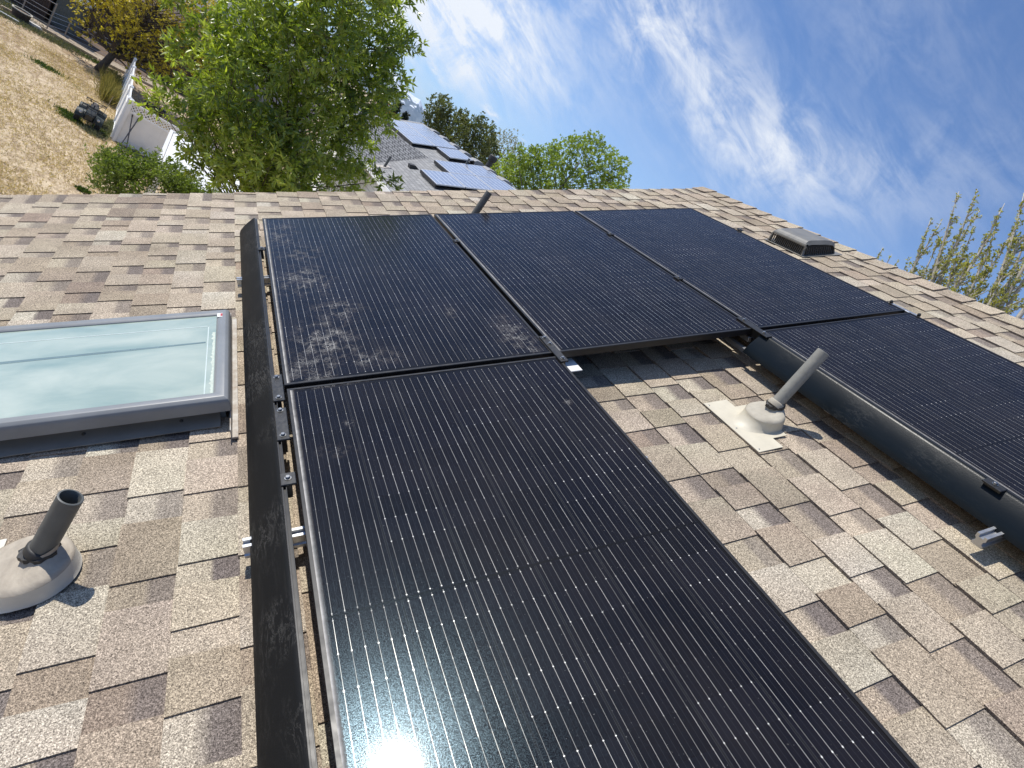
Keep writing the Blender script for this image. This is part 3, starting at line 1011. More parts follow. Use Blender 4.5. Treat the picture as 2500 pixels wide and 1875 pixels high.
for s, yb in ((-1, 0.0), (1, VU)):
    for i in range(15):
        x = 0.004 + 0.292 * i / 14
        h = 0.070 if i < 13 else 0.045
        a, b_ = (yb - 0.010, yb - 0.002) if s < 0 else (yb + 0.002, yb + 0.010)
        c_, d_ = (yb + 0.000, yb + 0.006) if s < 0 else (yb - 0.006, yb)
        mb.hexa([(x, a, 0.0165), (x + 0.005, a, 0.0165), (x + 0.005, b_, 0.0165), (x, b_, 0.0165), (x, c_, h), (x + 0.005, c_, h), (x + 0.005, d_, h), (x, d_, h)])
mb.build('louvre', plain('dark louvre bars', (0.075, 0.072, 0.065), None, 30, 0.6), BV)
mb = MB(); mb.box(0.022, VW - 0.03, 0.022, VU - 0.022, 0.0168, 0.074); mb.build('inner_screen', M['vent_dark'], BV)
# pale corner posts
for yb in (0.0, VU):
    q = MB(); s = 1 if yb else -1
    q.hexa([(-0.022, yb + s * .002, 0.0166), (0.0, yb + s * .002, 0.0166), (0.0, yb + s * 0.013, 0.0166), (-0.022, yb + s * 0.013, 0.0166), (-0.004, yb - .005, 0.082), (0.010, yb - .005, 0.082), (0.010, yb + .005, 0.082), (-0.004, yb + .005, 0.082)])
    q.build('corner_post', M['vent'], BV)

# ================================================================== the surroundings
def rel(x, y, z):
    return CAM + Vector((x, y, z))


# ------------------------------------------------------------------ ground
def ground_mat():
    m, N, b, out = new_mat('dry straw lawn')
    co = coords(N)
    n1 = N.noise(N.mapping(co, (1.0, 0.55, 1), (0, 0, 0.3)), 5.0, 8.0, 0.75)
    n2 = N.noise(co, 0.35, 5.0, 0.6)
    n3 = N.noise(co, 1.6, 6.0, 0.65)
    c = N.ramp(n1, [(0.34, (0.20, 0.14, 0.075)), (0.44, (0.42, 0.32, 0.21)), (0.56, (0.64, 0.52, 0.36)), (0.74, (0.74, 0.62, 0.45))])
    x, y, z = N.sep(co)
    worn = N.m('MULTIPLY', N.rng(N.m('ADD', y, N.m('MULTIPLY', n3, 6.0)), 33.0, 39.0), N.rng(n3, 0.4, 0.6))
    c = N.mix(N.m('MULTIPLY', worn, 0.75), c, (0.27, 0.18, 0.11))
    c = N.mix(N.rng(n2, 0.58, 0.72, 0.0, 0.30), c, (0.30, 0.23, 0.10))
    c = N.mix(N.m('MULTIPLY', N.rng(N.noise(co, 0.9, 5.0, 0.7), 0.62, 0.70), 0.5), c, (0.10, 0.13, 0.035))
    N.put(b.inputs['Base Color'], c)
    b.inputs['Roughness'].default_value = 0.95
    b.inputs['Specular IOR Level'].default_value = 0.1
    N.put(b.inputs['Normal'], N.bump(n1, 0.9, 0.10))
    return m


mb = MB()
mb.quad([(-6000, -6000, GZ), (6000, -6000, GZ), (6000, 6000, GZ), (-6000, 6000, GZ)])
tag(mb.build('ground', ground_mat()), kind='structure')
gravel = plain('pale gravel path', (0.46, 0.38, 0.28), (0.22, 0.17, 0.12), 9.0, 0.95, 0, 0.6, 30)
mb = MB()
path = [(-14, 38.6), (-8.76, 40.4), (-4.69, 41.9), (-1.3, 44.2), (5, 48)]
for (a, b_), (c, d) in zip(path, path[1:]):
    mb.quad([(a, b_, GZ + 0.004), (c, d, GZ + 0.004), (c - 0.4, d + 1.7, GZ + 0.004), (a - 0.4, b_ + 1.7, GZ + 0.004)])
tag(mb.build('path', gravel), kind='structure')
mb = MB()
soil = plain('dark brown soil', (0.085, 0.055, 0.035), (0.16, 0.105, 0.065), 3.0, 0.95, 0, 0.6, 12)
mb.quad([(-20, 41.5, GZ + 0.006), (-9, 43.2, GZ + 0.006), (-5.0, 43.75, GZ + 0.006), (-5.0, 75, GZ + 0.006), (-20, 75, GZ + 0.006)])
mb.quad([(-5.0, 43.75, GZ + 0.006), (-1.5, 46.1, GZ + 0.006), (8, 50, GZ + 0.006), (8, 75, GZ + 0.006), (-5.0, 75, GZ + 0.006)])
tag(mb.build('soil', soil), kind='structure')


# ------------------------------------------------------------------ leaves
def leaf_mesh(name, mat, parent, pos, dirs, L, Wd, rng, tint, fold=0.25):
    """many small folded leaves as one mesh; pos/dirs are n x 3"""
    n = len(pos)
    d = dirs / (np.linalg.norm(dirs, axis=1, keepdims=True) + 1e-9)
    rv = rng.normal(size=(n, 3))
    s = np.cross(d, rv)
    s /= (np.linalg.norm(s, axis=1, keepdims=True) + 1e-9)
    nn = np.cross(s, d)
    l = (L * rng.uniform(0.65, 1.25, size=(n, 1)))
    w = (Wd * rng.uniform(0.7, 1.25, size=(n, 1)))
    m = pos + d * l * 0.45
    V = np.empty((n, 4, 3))
    V[:, 0] = pos
    V[:, 1] = m + s * w * 0.5 + nn * w * fold
    V[:, 2] = pos + d * l - nn * w * 0.15
    V[:, 3] = m - s * w * 0.5 + nn * w * fold
    V = V.reshape(-1, 3)
    if parent is not None:
        V = V - np.array(XF[parent.name].translation)
    idx = np.arange(n)[:, None] * 4
    F = np.concatenate([idx + np.array([[0, 1, 2]]), idx + np.array([[0, 2, 3]])], axis=1).reshape(-1)
    me = bpy.data.meshes.new(name)
    me.vertices.add(n * 4)
    me.vertices.foreach_set('co', V.astype(np.float32).ravel())
    me.loops.add(n * 6)
    me.loops.foreach_set('vertex_index', F.astype(np.int32))
    me.polygons.add(n * 2)
    me.polygons.foreach_set('loop_start', np.arange(0, n * 6, 3, dtype=np.int32))
    me.polygons.foreach_set('loop_total', np.full(n * 2, 3, dtype=np.int32))
    ca = me.color_attributes.new('tint', 'FLOAT_COLOR', 'POINT')
    t = np.repeat(np.clip(tint, 0, 1), 4)
    ca.data.foreach_set('color', np.stack([t, t, t, np.ones_like(t)], 1).astype(np.float32).ravel())
    me.update()
    me.validate()
    me.materials.append(mat)
    o = bpy.data.objects.new(name, me)
    sc.collection.objects.link(o)
    if parent is not None:
        o.parent = parent
    return o


def bez(a, b, c, n=6):
    return [a * (1 - t) ** 2 + b * 2 * t * (1 - t) + c * t * t for t in (i / n for i in range(n + 1))]


def make_tree(name, label, cat, base, top, r0, clumps, n_leaf, L, Wd, leafm, barkm, seed, up=0.5, droop=0.2, twig=0.55, group=None, twigs_drawn=0, limb_low=0.2, lean=None,
              per_twig=9, limb_r=0.30):
    """clumps: list of (x, y, z, r) in world space"""
    rng = np.random.default_rng(seed)
    rd = random.Random(seed)
    root = empty(name, Vector(base), label, cat, group)
    mb = MB()
    base, top = Vector(base), Vector(top)
    midp = (base + top) / 2 + Vector((rd.uniform(-.25, .25), rd.uniform(-.25, .25), 0))
    trunk = bez(base, midp, top, 10)
    mb.tube(trunk, [r0 * (1.25 if i == 0 else 1 - 0.085 * i) for i in range(11)], 10)
    P, D, T = [], [], []
    tot = sum(c[3] ** 2 for c in clumps)
    for (cx, cy, cz, r) in clumps:
        c = Vector((cx, cy, cz))
        # limb from the trunk, leaving it below the clump
        hz = max(base.z + limb_low * (top.z - base.z), c.z - 0.55 * (c - Vector((trunk[5].x, trunk[5].y, c.z))).length - 0.5)
        f = min(0.97, max(0.05, (hz - base.z) / (top.z - base.z)))
        i = min(9, int(f * 10))
        a = trunk[i].lerp(trunk[i + 1], f * 10 - i)
        k = a.lerp(c, 0.55)
        k.z = a.z + (c.z - a.z) * 0.38 + 0.1
        rr = r0 * (1 - 0.85 * f) * limb_r / 0.30 * 0.42
        mb.tube(bez(a, k, c, 5), [rr, rr * .85, rr * .7, rr * .55, rr * .4, rr * .25], 6)
        n = max(8, int(n_leaf * r * r / tot))
        nt = max(3, n // per_twig)
        cd = rng.normal(size=(nt, 3))
        cd /= np.linalg.norm(cd, axis=1, keepdims=True)
        out = np.array([c.x - trunk[i].x, c.y - trunk[i].y, 0.0])
        out /= (np.linalg.norm(out) + 1e-6)
        td = cd + np.array([0, 0, up]) + out * 0.35
        td /= np.linalg.norm(td, axis=1, keepdims=True)
        st = np.array(c) + cd * r * rng.uniform(0.1, 0.8, size=(nt, 1))
        tl = twig * r * rng.uniform(0.6, 1.25, size=(nt, 1))
        for q in range(min(twigs_drawn, nt)):
            e = st[q] + td[q] * tl[q]
            s0 = np.array(c) + (st[q] - np.array(c)) * 0.25
            mb.tube([Vector(s0), Vector((s0 + e) / 2 + rng.normal(size=3) * .04), Vector(e)], [rr * .22 + .003, rr * .14 + .002, 0.002], 4, False)
        ct = rng.uniform(-0.05, 0.62)
        nodes = max(2, per_twig // 4)
        tn = [rng.uniform(0.15, 1.0, size=(nt, 1)) for _ in range(nodes)]
        tn[0] = np.ones((nt, 1))
        for q in range(per_twig):
            t = tn[q % nodes]
            p = st + td * tl * t + rng.normal(size=(nt, 3)) * 0.008
            dd = td * 0.45 + rng.normal(size=(nt, 3)) * 0.65 - np.array([0, 0, droop])
            P.append(p)
            D.append(dd)
            T.append(ct + rng.uniform(0, 0.45, size=nt) * t[:, 0] + 0.1 * rng.random(nt))
    mb.build('trunk', barkm, root, world=True, smooth='all')
    leaf_mesh('crown', leafm, root, np.concatenate(P), np.concatenate(D), L, Wd, rng, np.concatenate(T))
    return root


def ellipsoid_clumps(c, rx, ry, rz, n, r, seed, shell=0.35, flat_bottom=0.0):
    rd = random.Random(seed)
    L = []
    while len(L) < n:
        p = Vector((rd.uniform(-1, 1), rd.uniform(-1, 1), rd.uniform(-1, 1)))
        if p.length > 1 or p.length < shell or (p.z < -0.6 and rd.random() < flat_bottom):
            continue
        L.append((c[0] + p.x * rx, c[1] + p.y * ry, c[2] + p.z * rz, r * rd.uniform(0.65, 1.25)))
    return L


M['ash'] = leaf_mat('fresh green ash leaf', (0.080, 0.130, 0.016), (0.430, 0.500, 0.095), 0.42, 0.30, 0.8)
M['shrub'] = leaf_mat('olive green shrub leaf', (0.085, 0.125, 0.022), (0.220, 0.275, 0.060), 0.38, 0.45)
M['yellow'] = leaf_mat('yellow bronze leaf', (0.24, 0.18, 0.020), (0.64, 0.53, 0.060), 0.38, 0.5)
M['olive'] = leaf_mat('dark olive leaf', (0.085, 0.105, 0.030), (0.165, 0.180, 0.060), 0.30, 0.5)
M['greygreen'] = leaf_mat('pale grey green bud', (0.24, 0.23, 0.13), (0.38, 0.35, 0.22), 0.3, 0.55)
M['lime'] = leaf_mat('light spring green leaf', (0.17, 0.23, 0.035), (0.31, 0.38, 0.08), 0.42, 0.45)
M['conifer'] = leaf_mat('dark conifer needle', (0.018, 0.028, 0.014), (0.035, 0.048, 0.022), 0.08, 0.6)
M['bud'] = leaf_mat('olive yellow poplar bud leaf', (0.24, 0.24, 0.065), (0.42, 0.40, 0.140), 0.42, 0.45)
M['redleaf'] = leaf_mat('red leaf', (0.45, 0.06, 0.03), (0.55, 0.12, 0.05), 0.25, 0.5)
M['bark'] = plain('dark brown bark', (0.055, 0.042, 0.030), (0.095, 0.075, 0.055), 9, 0.9, 0, 0.5, 30)
M['greybark'] = plain('grey bark', (0.13, 0.115, 0.10), (0.20, 0.18, 0.155), 9, 0.9, 0, 0.4, 30)
M['palebark'] = plain('pale poplar bark', (0.50, 0.47, 0.41), (0.32, 0.29, 0.24), 7, 0.8, 0, 0.3, 30)

# the green tree just beyond our gable
TB = bear(10.0, 13.2, GZ)
cl = []
rd = random.Random(12)
prof = [(6.5, 0.5, 12.4), (5.2, -0.6, 12.8), (3.6, -1.0, 13.0), (2.0, -1.2, 13.1), (0.5, -1.2, 13.0), (-1.0, -1.0, 12.8), (-2.5, -0.8, 12.9), (-4.0, -0.5, 13.0), (-5.5, -0.5, 13.2),
        (-7.0, -0.2, 13.0), (-8.5, 0.4, 13.0), (-10.0, 2.0, 12.5), (-11.3, 5.0, 12.0), (-12.3, 8.0, 12.0), (8.0, 2.0, 11.5), (9.5, 4.0, 10.0)]
for e, a0, a1 in prof:
    for k in range(7):
        a = a0 + 0.9 + (a1 - a0 - 2.1) * (k + rd.uniform(0.05, 0.95)) / 7
        d = 13.0 + rd.uniform(-1.75, 1.6) * (1 - abs((a - 6) / 8.5) ** 2 * 0.7)
        p = up_at(a, d, e + rd.uniform(-0.9, 0.9))
        cl.append((p.x, p.y, p.z, rd.uniform(0.24, 0.42)))
for a, e in ((1.9, -10.0), (2.6, -9.6), (3.4, -10.8), (2.4, -11.6), (4.4, -11.6), (3.0, -12.6), (5.2, -12.4), (6.4, -11.8), (4.6, -13.4), (6.6, -13.0)):
    p = up_at(a, 12.6 + rd.uniform(-0.5, 0.5), e)
    cl.append((p.x, p.y, p.z, rd.uniform(0.22, 0.30)))
for a, e, r in ((12.6, 5.2, .17), (12.1, 4.6, .18), (11.4, 3.6, .22), (10.0, 6.0, .26), (12.9, 2.6, .22), (13.2, 1.4, .22), (12.3, 0.2, .28), (13.6, -0.6, .22), (13.9, -1.6, .25), (13.2, -3.0, .26), (12.6, -4.2, .3), (11.5, -3.6, .34),
                (15.2, -5.3, .20), (16.6, -5.3, .20), (14.2, -6.2, .24), (18.2, -6.6, .2), (12.8, -6.6, .3), (11.4, -7.6, .3), (13.4, -8.2, .3),
                (-0.6, -5.6, .26), (-0.9, -6.6, .2), (-0.2, -9.0, .28), (-0.9, -10.4, .25), (-2.2, -3.4, .25), (-2.8, -2.6, .25)):
    p = up_at(a, 13.0 + rd.uniform(-0.6, 0.9), e)
    cl.append((p.x, p.y, p.z, r))
make_tree('green_tree', 'big leafy green tree standing right behind the far gable edge of the roof', 'tree', TB, up_at(7.5, 13.0, 9.0), 0.115, cl, 44000, 0.150, 0.044, M['ash'], M['bark'], 4,
          up=0.55, droop=0.28, twig=0.95, twigs_drawn=3, limb_low=0.42, per_twig=12, limb_r=0.2)

# shrub at its foot, showing over the edge of the roof
cl = []
for k in range(76):
    a = rd.uniform(-1.9, 3.2) if k < 40 else rd.uniform(3.2, 9.8)
    top_e = -15.7 + (a + 2) * (0.2 if a < 3.6 else 0.05) + (0.9 if rd.random() < 0.3 else 0)
    p = up_at(a, rd.uniform(15.6, 17.0), top_e - abs(rd.gauss(0, 1.6)) - 0.4)
    cl.append((p.x, p.y, p.z, rd.uniform(0.22, 0.36)))
make_tree('shrub', 'bushy olive green shrub peeping over the roof edge beside the straw lawn', 'shrub', bear(3.5, 16.3, GZ), bear(3.3, 16.3, GZ + 2.2), 0.07, cl, 34000, 0.070, 0.032, M['shrub'], M['bark'], 9,
          up=1.3, droop=0.0, twig=1.0, twigs_drawn=2, limb_low=0.05)

# ------------------------------------------------------------------ yard: white fence
def vinyl_fence(name, a, b, n, label, lattice=True, end_post=True):
    a, b = Vector(a), Vector(b)
    L = (b - a).length
    ang = math.atan2(b.y - a.y, b.x - a.x)
    root = empty(name, Matrix.Translation(a) @ Matrix.Rotation(ang, 4, 'Z'), label, 'fence', 'white vinyl fences round the yard')
    for i in range(n + 1 if end_post else n):
        x = L * i / n
        q = MB()
        q.box(x - 0.064, x + 0.064, -0.064, 0.064, -0.02, 1.80)
        q.bbox(x - 0.082, x + 0.082, -0.082, 0.082, 1.8005, 1.835, 0.012)
        q.lathe([(0.10, 1.8355), (0.02, 1.885)], 4, Matrix.Translation((x, 0, 0)) @ Matrix.Rotation(RAD(45), 4, 'Z') @ Matrix.Translation((0, 0, 0)), True, True)
        q.build('post', M['vinyl'], root)
    for i in range(n):
        x0, x1 = L * i / n + 0.066, L * (i + 1) / n - 0.066
        q = MB()
        k = int((x1 - x0) / 0.28)
        for j in range(k):
            xa, xb = x0 + (x1 - x0) * j / k, x0 + (x1 - x0) * (j + 1) / k - 0.006
            q.box(xa, xb, -0.011, 0.011, 0.13, 1.33)
        q.box(x0, x1, -0.004, 0.004, 0.12, 1.34)
        q.build('panel', M['vinyl'], root)
        for z0, z1 in ((0.05, 0.15), (1.33, 1.43), (1.70, 1.78)):
            q = MB()
            q.box(x0 + .001, x1 - .001, -0.028, 0.028, z0, z1)
            q.build('rail', M['vinyl'], root)
        if lattice:
            q = MB()
            h0, h1 = 1.431, 1.699
            step = 0.135
            m = int((x1 - x0 + (h1 - h0)) / step)
            for j in range(-1, m + 2):
                for s in (1, -1):
                    xs = x0 + j * step
                    pts = []
                    w = 0.026
                    # a 45 degree strip clipped to the opening
                    def xz(t, o):
                        return (xs + (t if s > 0 else (h1 - h0) - t) - 0.0 + o, h0 + t)
                    lo = [(xs - (h1 - h0) * (s < 0) * 0 + (0 if s > 0 else 0), h0)]
                    A = (xs, h0) if s > 0 else (xs, h1)
                    B = (xs + (h1 - h0), h1) if s > 0 else (xs + (h1 - h0), h0)
                    ax, az_, bx, bz_ = A[0], A[1], B[0], B[1]
                    if bx <= x0 or ax >= x1:
                        continue
                    if ax < x0:
                        az_ += (x0 - ax) * (1 if s > 0 else -1); ax = x0
                    if bx > x1:
                        bz_ -= (bx - x1) * (1 if s > 0 else -1); bx = x1
                    if bx - ax < 0.02:
                        continue
                    y0 = 0.001 if s > 0 else -0.008
                    q.hexa([(ax, y0, az_ - w), (bx, y0, bz_ - w), (bx, y0 + .007, bz_ - w), (ax, y0 + .007, az_ - w), (ax, y0, az_ + w), (bx, y0, bz_ + w), (bx, y0 + .007, bz_ + w), (ax, y0 + .007, az_ + w)])
            q.build('lattice', M['vinyl'], root)
    return root


M['vinyl'] = plain('white vinyl', (0.88, 0.88, 0.86), (0.80, 0.80, 0.78), 2.0, 0.4)
vinyl_fence('vinyl_fence', (-1.93, 27.45, GZ), (3.3, 27.75, GZ), 2, 'white vinyl fence with lattice top facing us, two grey poles leaning on it', end_post=True)
vinyl_fence('vinyl_fence', (-2.03, 27.62, GZ), (-3.22, 40.0, GZ), 5, 'white vinyl fence run seen edge on, going away from the corner', end_post=True)
for i, (x, x2) in enumerate(((-1.52, -1.66), (-1.72, -1.40))):
    t = empty('leaning_pole', Vector((x2, 26.75, GZ)), ('dark grey pole leaning to the left against the white fence', 'dark grey pole leaning to the right against the white fence')[i], 'pole', 'two poles crossed on the white fence')
    mb = MB()
    mb.tube([(x2, 26.75 + i * .03, GZ + 0.02), (x, 27.40 - 0.03 * i, GZ + 1.25)], 0.022, 8)
    mb.build('shaft', plain('dark grey pole', (0.09, 0.09, 0.10), None, 8, 0.5), t, world=True)
    q = MB()
    q.tube([Vector((x, 27.40 - .03 * i, GZ + 1.25)) + Vector((0, 0, .002)), Vector((x, 27.40 - .03 * i, GZ + 1.25)) + Vector((x - x2, 0.65, 1.23)).normalized() * 0.10], 0.028, 8)
    q.build('grip', M['rubber'], t, world=True)
t = empty('tarp', Vector((-1.1, 26.9, GZ)), 'crumpled black tarp lying at the foot of the white fence', 'tarp')
mb = MB()
rd2 = random.Random(4)
nx, ny = 14, 6
gr = [[Vector((-1.75 + 1.7 * i / nx, 26.65 + 0.6 * j / ny + 0.05 * rd2.random(), GZ + 0.02 + (0.16 * rd2.random() + 0.10) * math.sin(math.pi * i / nx) ** .5 * math.sin(math.pi * min(1, (j + .3) / ny)))) for j in range(ny + 1)] for i in range(nx + 1)]
for i in range(nx):
    for j in range(ny):
        mb.quad([gr[i][j], gr[i + 1][j], gr[i + 1][j + 1], gr[i][j + 1]])
mb.build('sheet', plain('black plastic', (0.012, 0.012, 0.013), (0.02, 0.02, 0.02), 8, 0.4), t, world=True)

# ------------------------------------------------------------------ quad bike
def quad_bike():
    root = empty('quad_bike', Matrix.Translation((-2.93, 27.9, GZ)) @ Matrix.Rotation(RAD(3), 4, 'Z') @ Matrix.Scale(0.84, 4), 'black quad bike with racks parked on the straw lawn left of the white fence', 'quad bike')
    blk = plain('black plastic fairing', (0.014, 0.016, 0.016), (0.03, 0.035, 0.033), 5, 0.35)
    tyr = plain('black knobbly tyre', (0.012, 0.012, 0.012), (0.022, 0.021, 0.02), 40, 0.85, 0, 0.8, 30)
    tube = plain('black steel tube', (0.012, 0.012, 0.013), None, 10, 0.4, 0.3)
    silver = plain('worn silver trim', (0.5, 0.5, 0.52), (0.35, 0.35, 0.37), 10, 0.35, 0.5)
    grn = plain('dark green fender', (0.012, 0.020, 0.018), (0.018, 0.026, 0.023), 6, 0.5)
    # front of the machine looks at us: -Y
    for x, y, r, w in ((-0.42, -0.62, 0.29, 0.22), (0.42, -0.62, 0.29, 0.22), (-0.40, 0.62, 0.29, 0.27), (0.40, 0.62, 0.29, 0.27)):
        T = Matrix.Translation((x, y, r)) @ Matrix.Rotation(RAD(90), 4, 'Y')
        q = MB()
        q.lathe([(0.15, -w * .42), (r * .86, -w * .5), (r * .97, -w * .40), (r, -w * .2), (r, w * .2), (r * .97, w * .40), (r * .86, w * .5), (0.15, w * .42)], 22, T)
        for k in range(22):
            a = 2 * math.pi * k / 22
            q.box(-0.012, 0.012, -0.035, 0.035, r - 0.004, r + 0.014, Matrix.Translation((x + (0.05 if k % 2 else -0.05), y, r)) @ Matrix.Rotation(a, 4, 'X') @ Matrix.Rotation(RAD(25 if k % 2 else -25), 4, 'Z'))
        wh = q.build('tyre', tyr, root)
        q = MB()
        q.lathe([(0.02, 0.03), (0.10, 0.03), (0.149, -w * .40), (0.149, w * .40), (0.10, -0.03), (0.02, -0.03)], 18, T, True, True)
        q.build('rim', silver, root)
    q = MB()
    loops = []
    for y, w, z0, z1 in ((-0.95, 0.13, 0.42, 0.62), (-0.75, 0.22, 0.33, 0.78), (-0.35, 0.20, 0.30, 0.86), (0.0, 0.17, 0.30, 0.80), (0.35, 0.18, 0.32, 0.76), (0.8, 0.2, 0.42, 0.74)):
        loops.append([Vector((-w, y, z0)), Vector((w, y, z0)), Vector((w * 1.15, y, (z0 + z1) / 2)), Vector((w * .75, y, z1)), Vector((-w * .75, y, z1)), Vector((-w * 1.15, y, (z0 + z1) / 2))])
    q.loft(loops, True, True)
    q.build('body', blk, root, smooth=50)
    q = MB()
    loops = []
    for y, w, z in ((-0.05, 0.12, 0.83), (0.15, 0.16, 0.84), (0.45, 0.17, 0.86), (0.75, 0.15, 0.87)):
        loops.append([Vector((-w, y, z - .07)), Vector((w, y, z - .07)), Vector((w * .85, y, z)), Vector((-w * .85, y, z))])
    q.loft(loops, True, True)
    q.build('seat', plain('black seat', (0.012, 0.012, 0.012), None, 8, 0.6), root, smooth=50)
    for s in (-1, 1):
        for yc in (-0.62, 0.62):
            q = MB()
            pr = []
            n = 9
            loops = []
            for k in range(n):
                a = RAD(15 + 150 * k / (n - 1))
                yy, zz = yc - 0.37 * math.cos(a), 0.30 + 0.37 * math.sin(a)
                loops.append([Vector((s * 0.20, yy, zz + .05)), Vector((s * 0.55, yy, zz)), Vector((s * 0.55, yy, zz - .018)), Vector((s * 0.20, yy, zz + .032))])
            q.loft(loops, True, True)
            q.build('fender', grn, root, smooth=50)
        q = MB()
        q.lathe([(0.0, -0.02), (0.055, 0.0), (0.06, 0.05)], 14, Matrix.Translation((s * 0.36, -0.985, 0.60)) @ Matrix.Rotation(RAD(-8), 4, 'X') @ Matrix.Rotation(RAD(90), 4, 'X') @ Matrix.Scale(-1, 4, (0, 0, 1)), True, True)
        q.build('headlight', silver, root)
    for nm, y0, y1, z in (('front_rack', -0.95, -0.40, 0.90), ('rear_rack', 0.55, 1.0, 0.92)):
        q = MB()
        q.tube([(-0.40, y0, z), (0.40, y0, z), (0.42, y1, z), (-0.42, y1, z), (-0.40, y0, z)], 0.014, 6)
        q.tube([(-0.40, y0 - .02, z + .10), (0.40, y0 - .02, z + .10)], 0.014, 6)
        for x in (-0.4, 0.4):
            q.tube([(x, y0, z), (x, y0 - .02, z + .10)], 0.013, 6)
        for x in (-0.25, -0.08, 0.08, 0.25):
            q.tube([(x, y0, z), (x, y1, z)], 0.010, 6)
        for x in (-0.25, 0.25):
            q.tube([(x, (y0 + y1) / 2, z), (x * .6, (y0 + y1) / 2, 0.68)], 0.012, 6)
        q.build(nm, tube, root)
    q = MB()
    q.tube([(-0.40, 0.02, 1.10), (-0.22, -0.08, 1.12), (-0.06, -0.14, 1.00), (0.06, -0.14, 1.00), (0.22, -0.08, 1.12), (0.40, 0.02, 1.10)], 0.014, 7)
    q.tube([(0, -0.14, 1.0), (0, -0.32, 0.72)], 0.03, 7)
    q.build('handlebar', tube, root)
    q = MB()
    q.box(-0.06, 0.06, -0.24, -0.15, 1.0, 1.12)
    q.build('dash_pod', silver, root)
    q = MB()
    q.tube([(-0.46, -1.0, 0.40), (0.46, -1.0, 0.40)], 0.018, 6)
    q.tube([(-0.26, -1.0, 0.40), (-0.24, -1.03, 0.70), (0.24, -1.03, 0.70), (0.26, -1.0, 0.40)], 0.018, 6)
    q.build('bull_bar', tube, root)
    q = MB()
    q.tube([(0.38, 0.95, 0.6), (0.44, 0.98, 1.55)], 0.011, 6)
    q.build('flag_whip', plain('pale whip', (0.55, 0.42, 0.28), None, 8, 0.5), root)


quad_bike()

# ------------------------------------------------------------------ far side of the yard
woodm = lambda n, a, b: plain(n, a, b, 4, 0.9, 0, 0.3, 20, stretch=(1, 1, 6))
M['darkwood'] = woodm('dark weathered wood', (0.055, 0.036, 0.026), (0.095, 0.062, 0.045))
M['greywood'] = woodm('grey weathered wood', (0.20, 0.17, 0.14), (0.12, 0.10, 0.085))
M['tin'] = plain('grey green corrugated sheet', (0.13, 0.15, 0.145), (0.085, 0.10, 0.10), 2.5, 0.5, 0.2)

t = empty('timber_edging', Vector((-4.7, 41.6, GZ)), 'long pale timber edging between the lawn and the gravel strip', 'edging')
for (a, b_) in (((-14, 38.5), (-8.8, 40.2)), ((-8.76, 40.25), (-7.45, 40.85)), ((-7.35, 40.92), (-4.72, 41.70)), ((-4.66, 41.74), (-1.4, 44.0))):
    mb = MB()
    d = (Vector((*b_, 0)) - Vector((*a, 0)))
    T = Matrix.Translation((*a, GZ)) @ Matrix.Rotation(math.atan2(d.y, d.x), 4, 'Z')
    mb.bbox(0, d.length - 0.03, -0.07, 0.07, -0.01, 0.13, 0.012, T)
    mb.build('beam', plain('sun bleached timber', (0.46, 0.38, 0.28), (0.30, 0.24, 0.17), 3, 0.85), t, world=True)


def half_barrel():
    t = empty('barrel_planter', Vector((-7.95, 40.05, GZ)), 'dark half barrel planter with a pale rim in the top left corner', 'planter')
    mb = MB()
    mb.lathe([(0.30, 0.0), (0.36, 0.20), (0.40, 0.44)], 24, Matrix.Translation((-7.95, 40.05, GZ)), True, False)
    mb.build('tub', plain('dark brown stave', (0.035, 0.025, 0.02), (0.06, 0.045, 0.035), 6, 0.8), t, world=True, smooth=40)
    mb = MB()
    mb.lathe([(0.405, 0.425), (0.425, 0.43), (0.425, 0.475), (0.375, 0.475), (0.375, 0.425), (0.405, 0.425)], 28, Matrix.Translation((-7.95, 40.05, GZ)))
    mb.build('rim', plain('pale bleached rim', (0.62, 0.58, 0.48), None, 9, 0.7), t, world=True, smooth=40)
    mb = MB()
    mb.lathe([(0.37, 0.40), (0.0, 0.42)], 24, Matrix.Translation((-7.95, 40.05, GZ)), False, True)
    mb.build('soil', soil, t, world=True)


half_barrel()
t = empty('pipe_length', Vector((-8.0, 38.75, GZ)), 'white length of pipe lying in the grey green weeds', 'pipe')
mb = MB(); mb.tube([(-8.45, 38.75, GZ + 0.10), (-7.75, 39.0, GZ + 0.08)], 0.03, 8)
mb.tube([(-8.43, 38.65, GZ + 0.10), (-7.73, 38.9, GZ + 0.08)], 0.03, 8); mb.build('tube', M['trim'], t, world=True)
t = empty('stone', Vector((-7.42, 40.38, GZ)), 'flat white stone lying beside the timber edging', 'stone')
mb = MB()
mb.loft([[Vector((-7.42 + r * a, 40.38 + r * .55 * b_, GZ + z)) for a, b_ in ((1, .1), (.7, .8), (-.1, 1), (-.8, .7), (-1, -.2), (-.5, -.9), (.3, -1), (.85, -.6))] for r, z in ((.36, -0.01), (.38, .07), (.30, .15))], True, True)
mb.build('slab', plain('white stone', (0.62, 0.60, 0.56), (0.45, 0.43, 0.40), 6, 0.8), t, world=True)


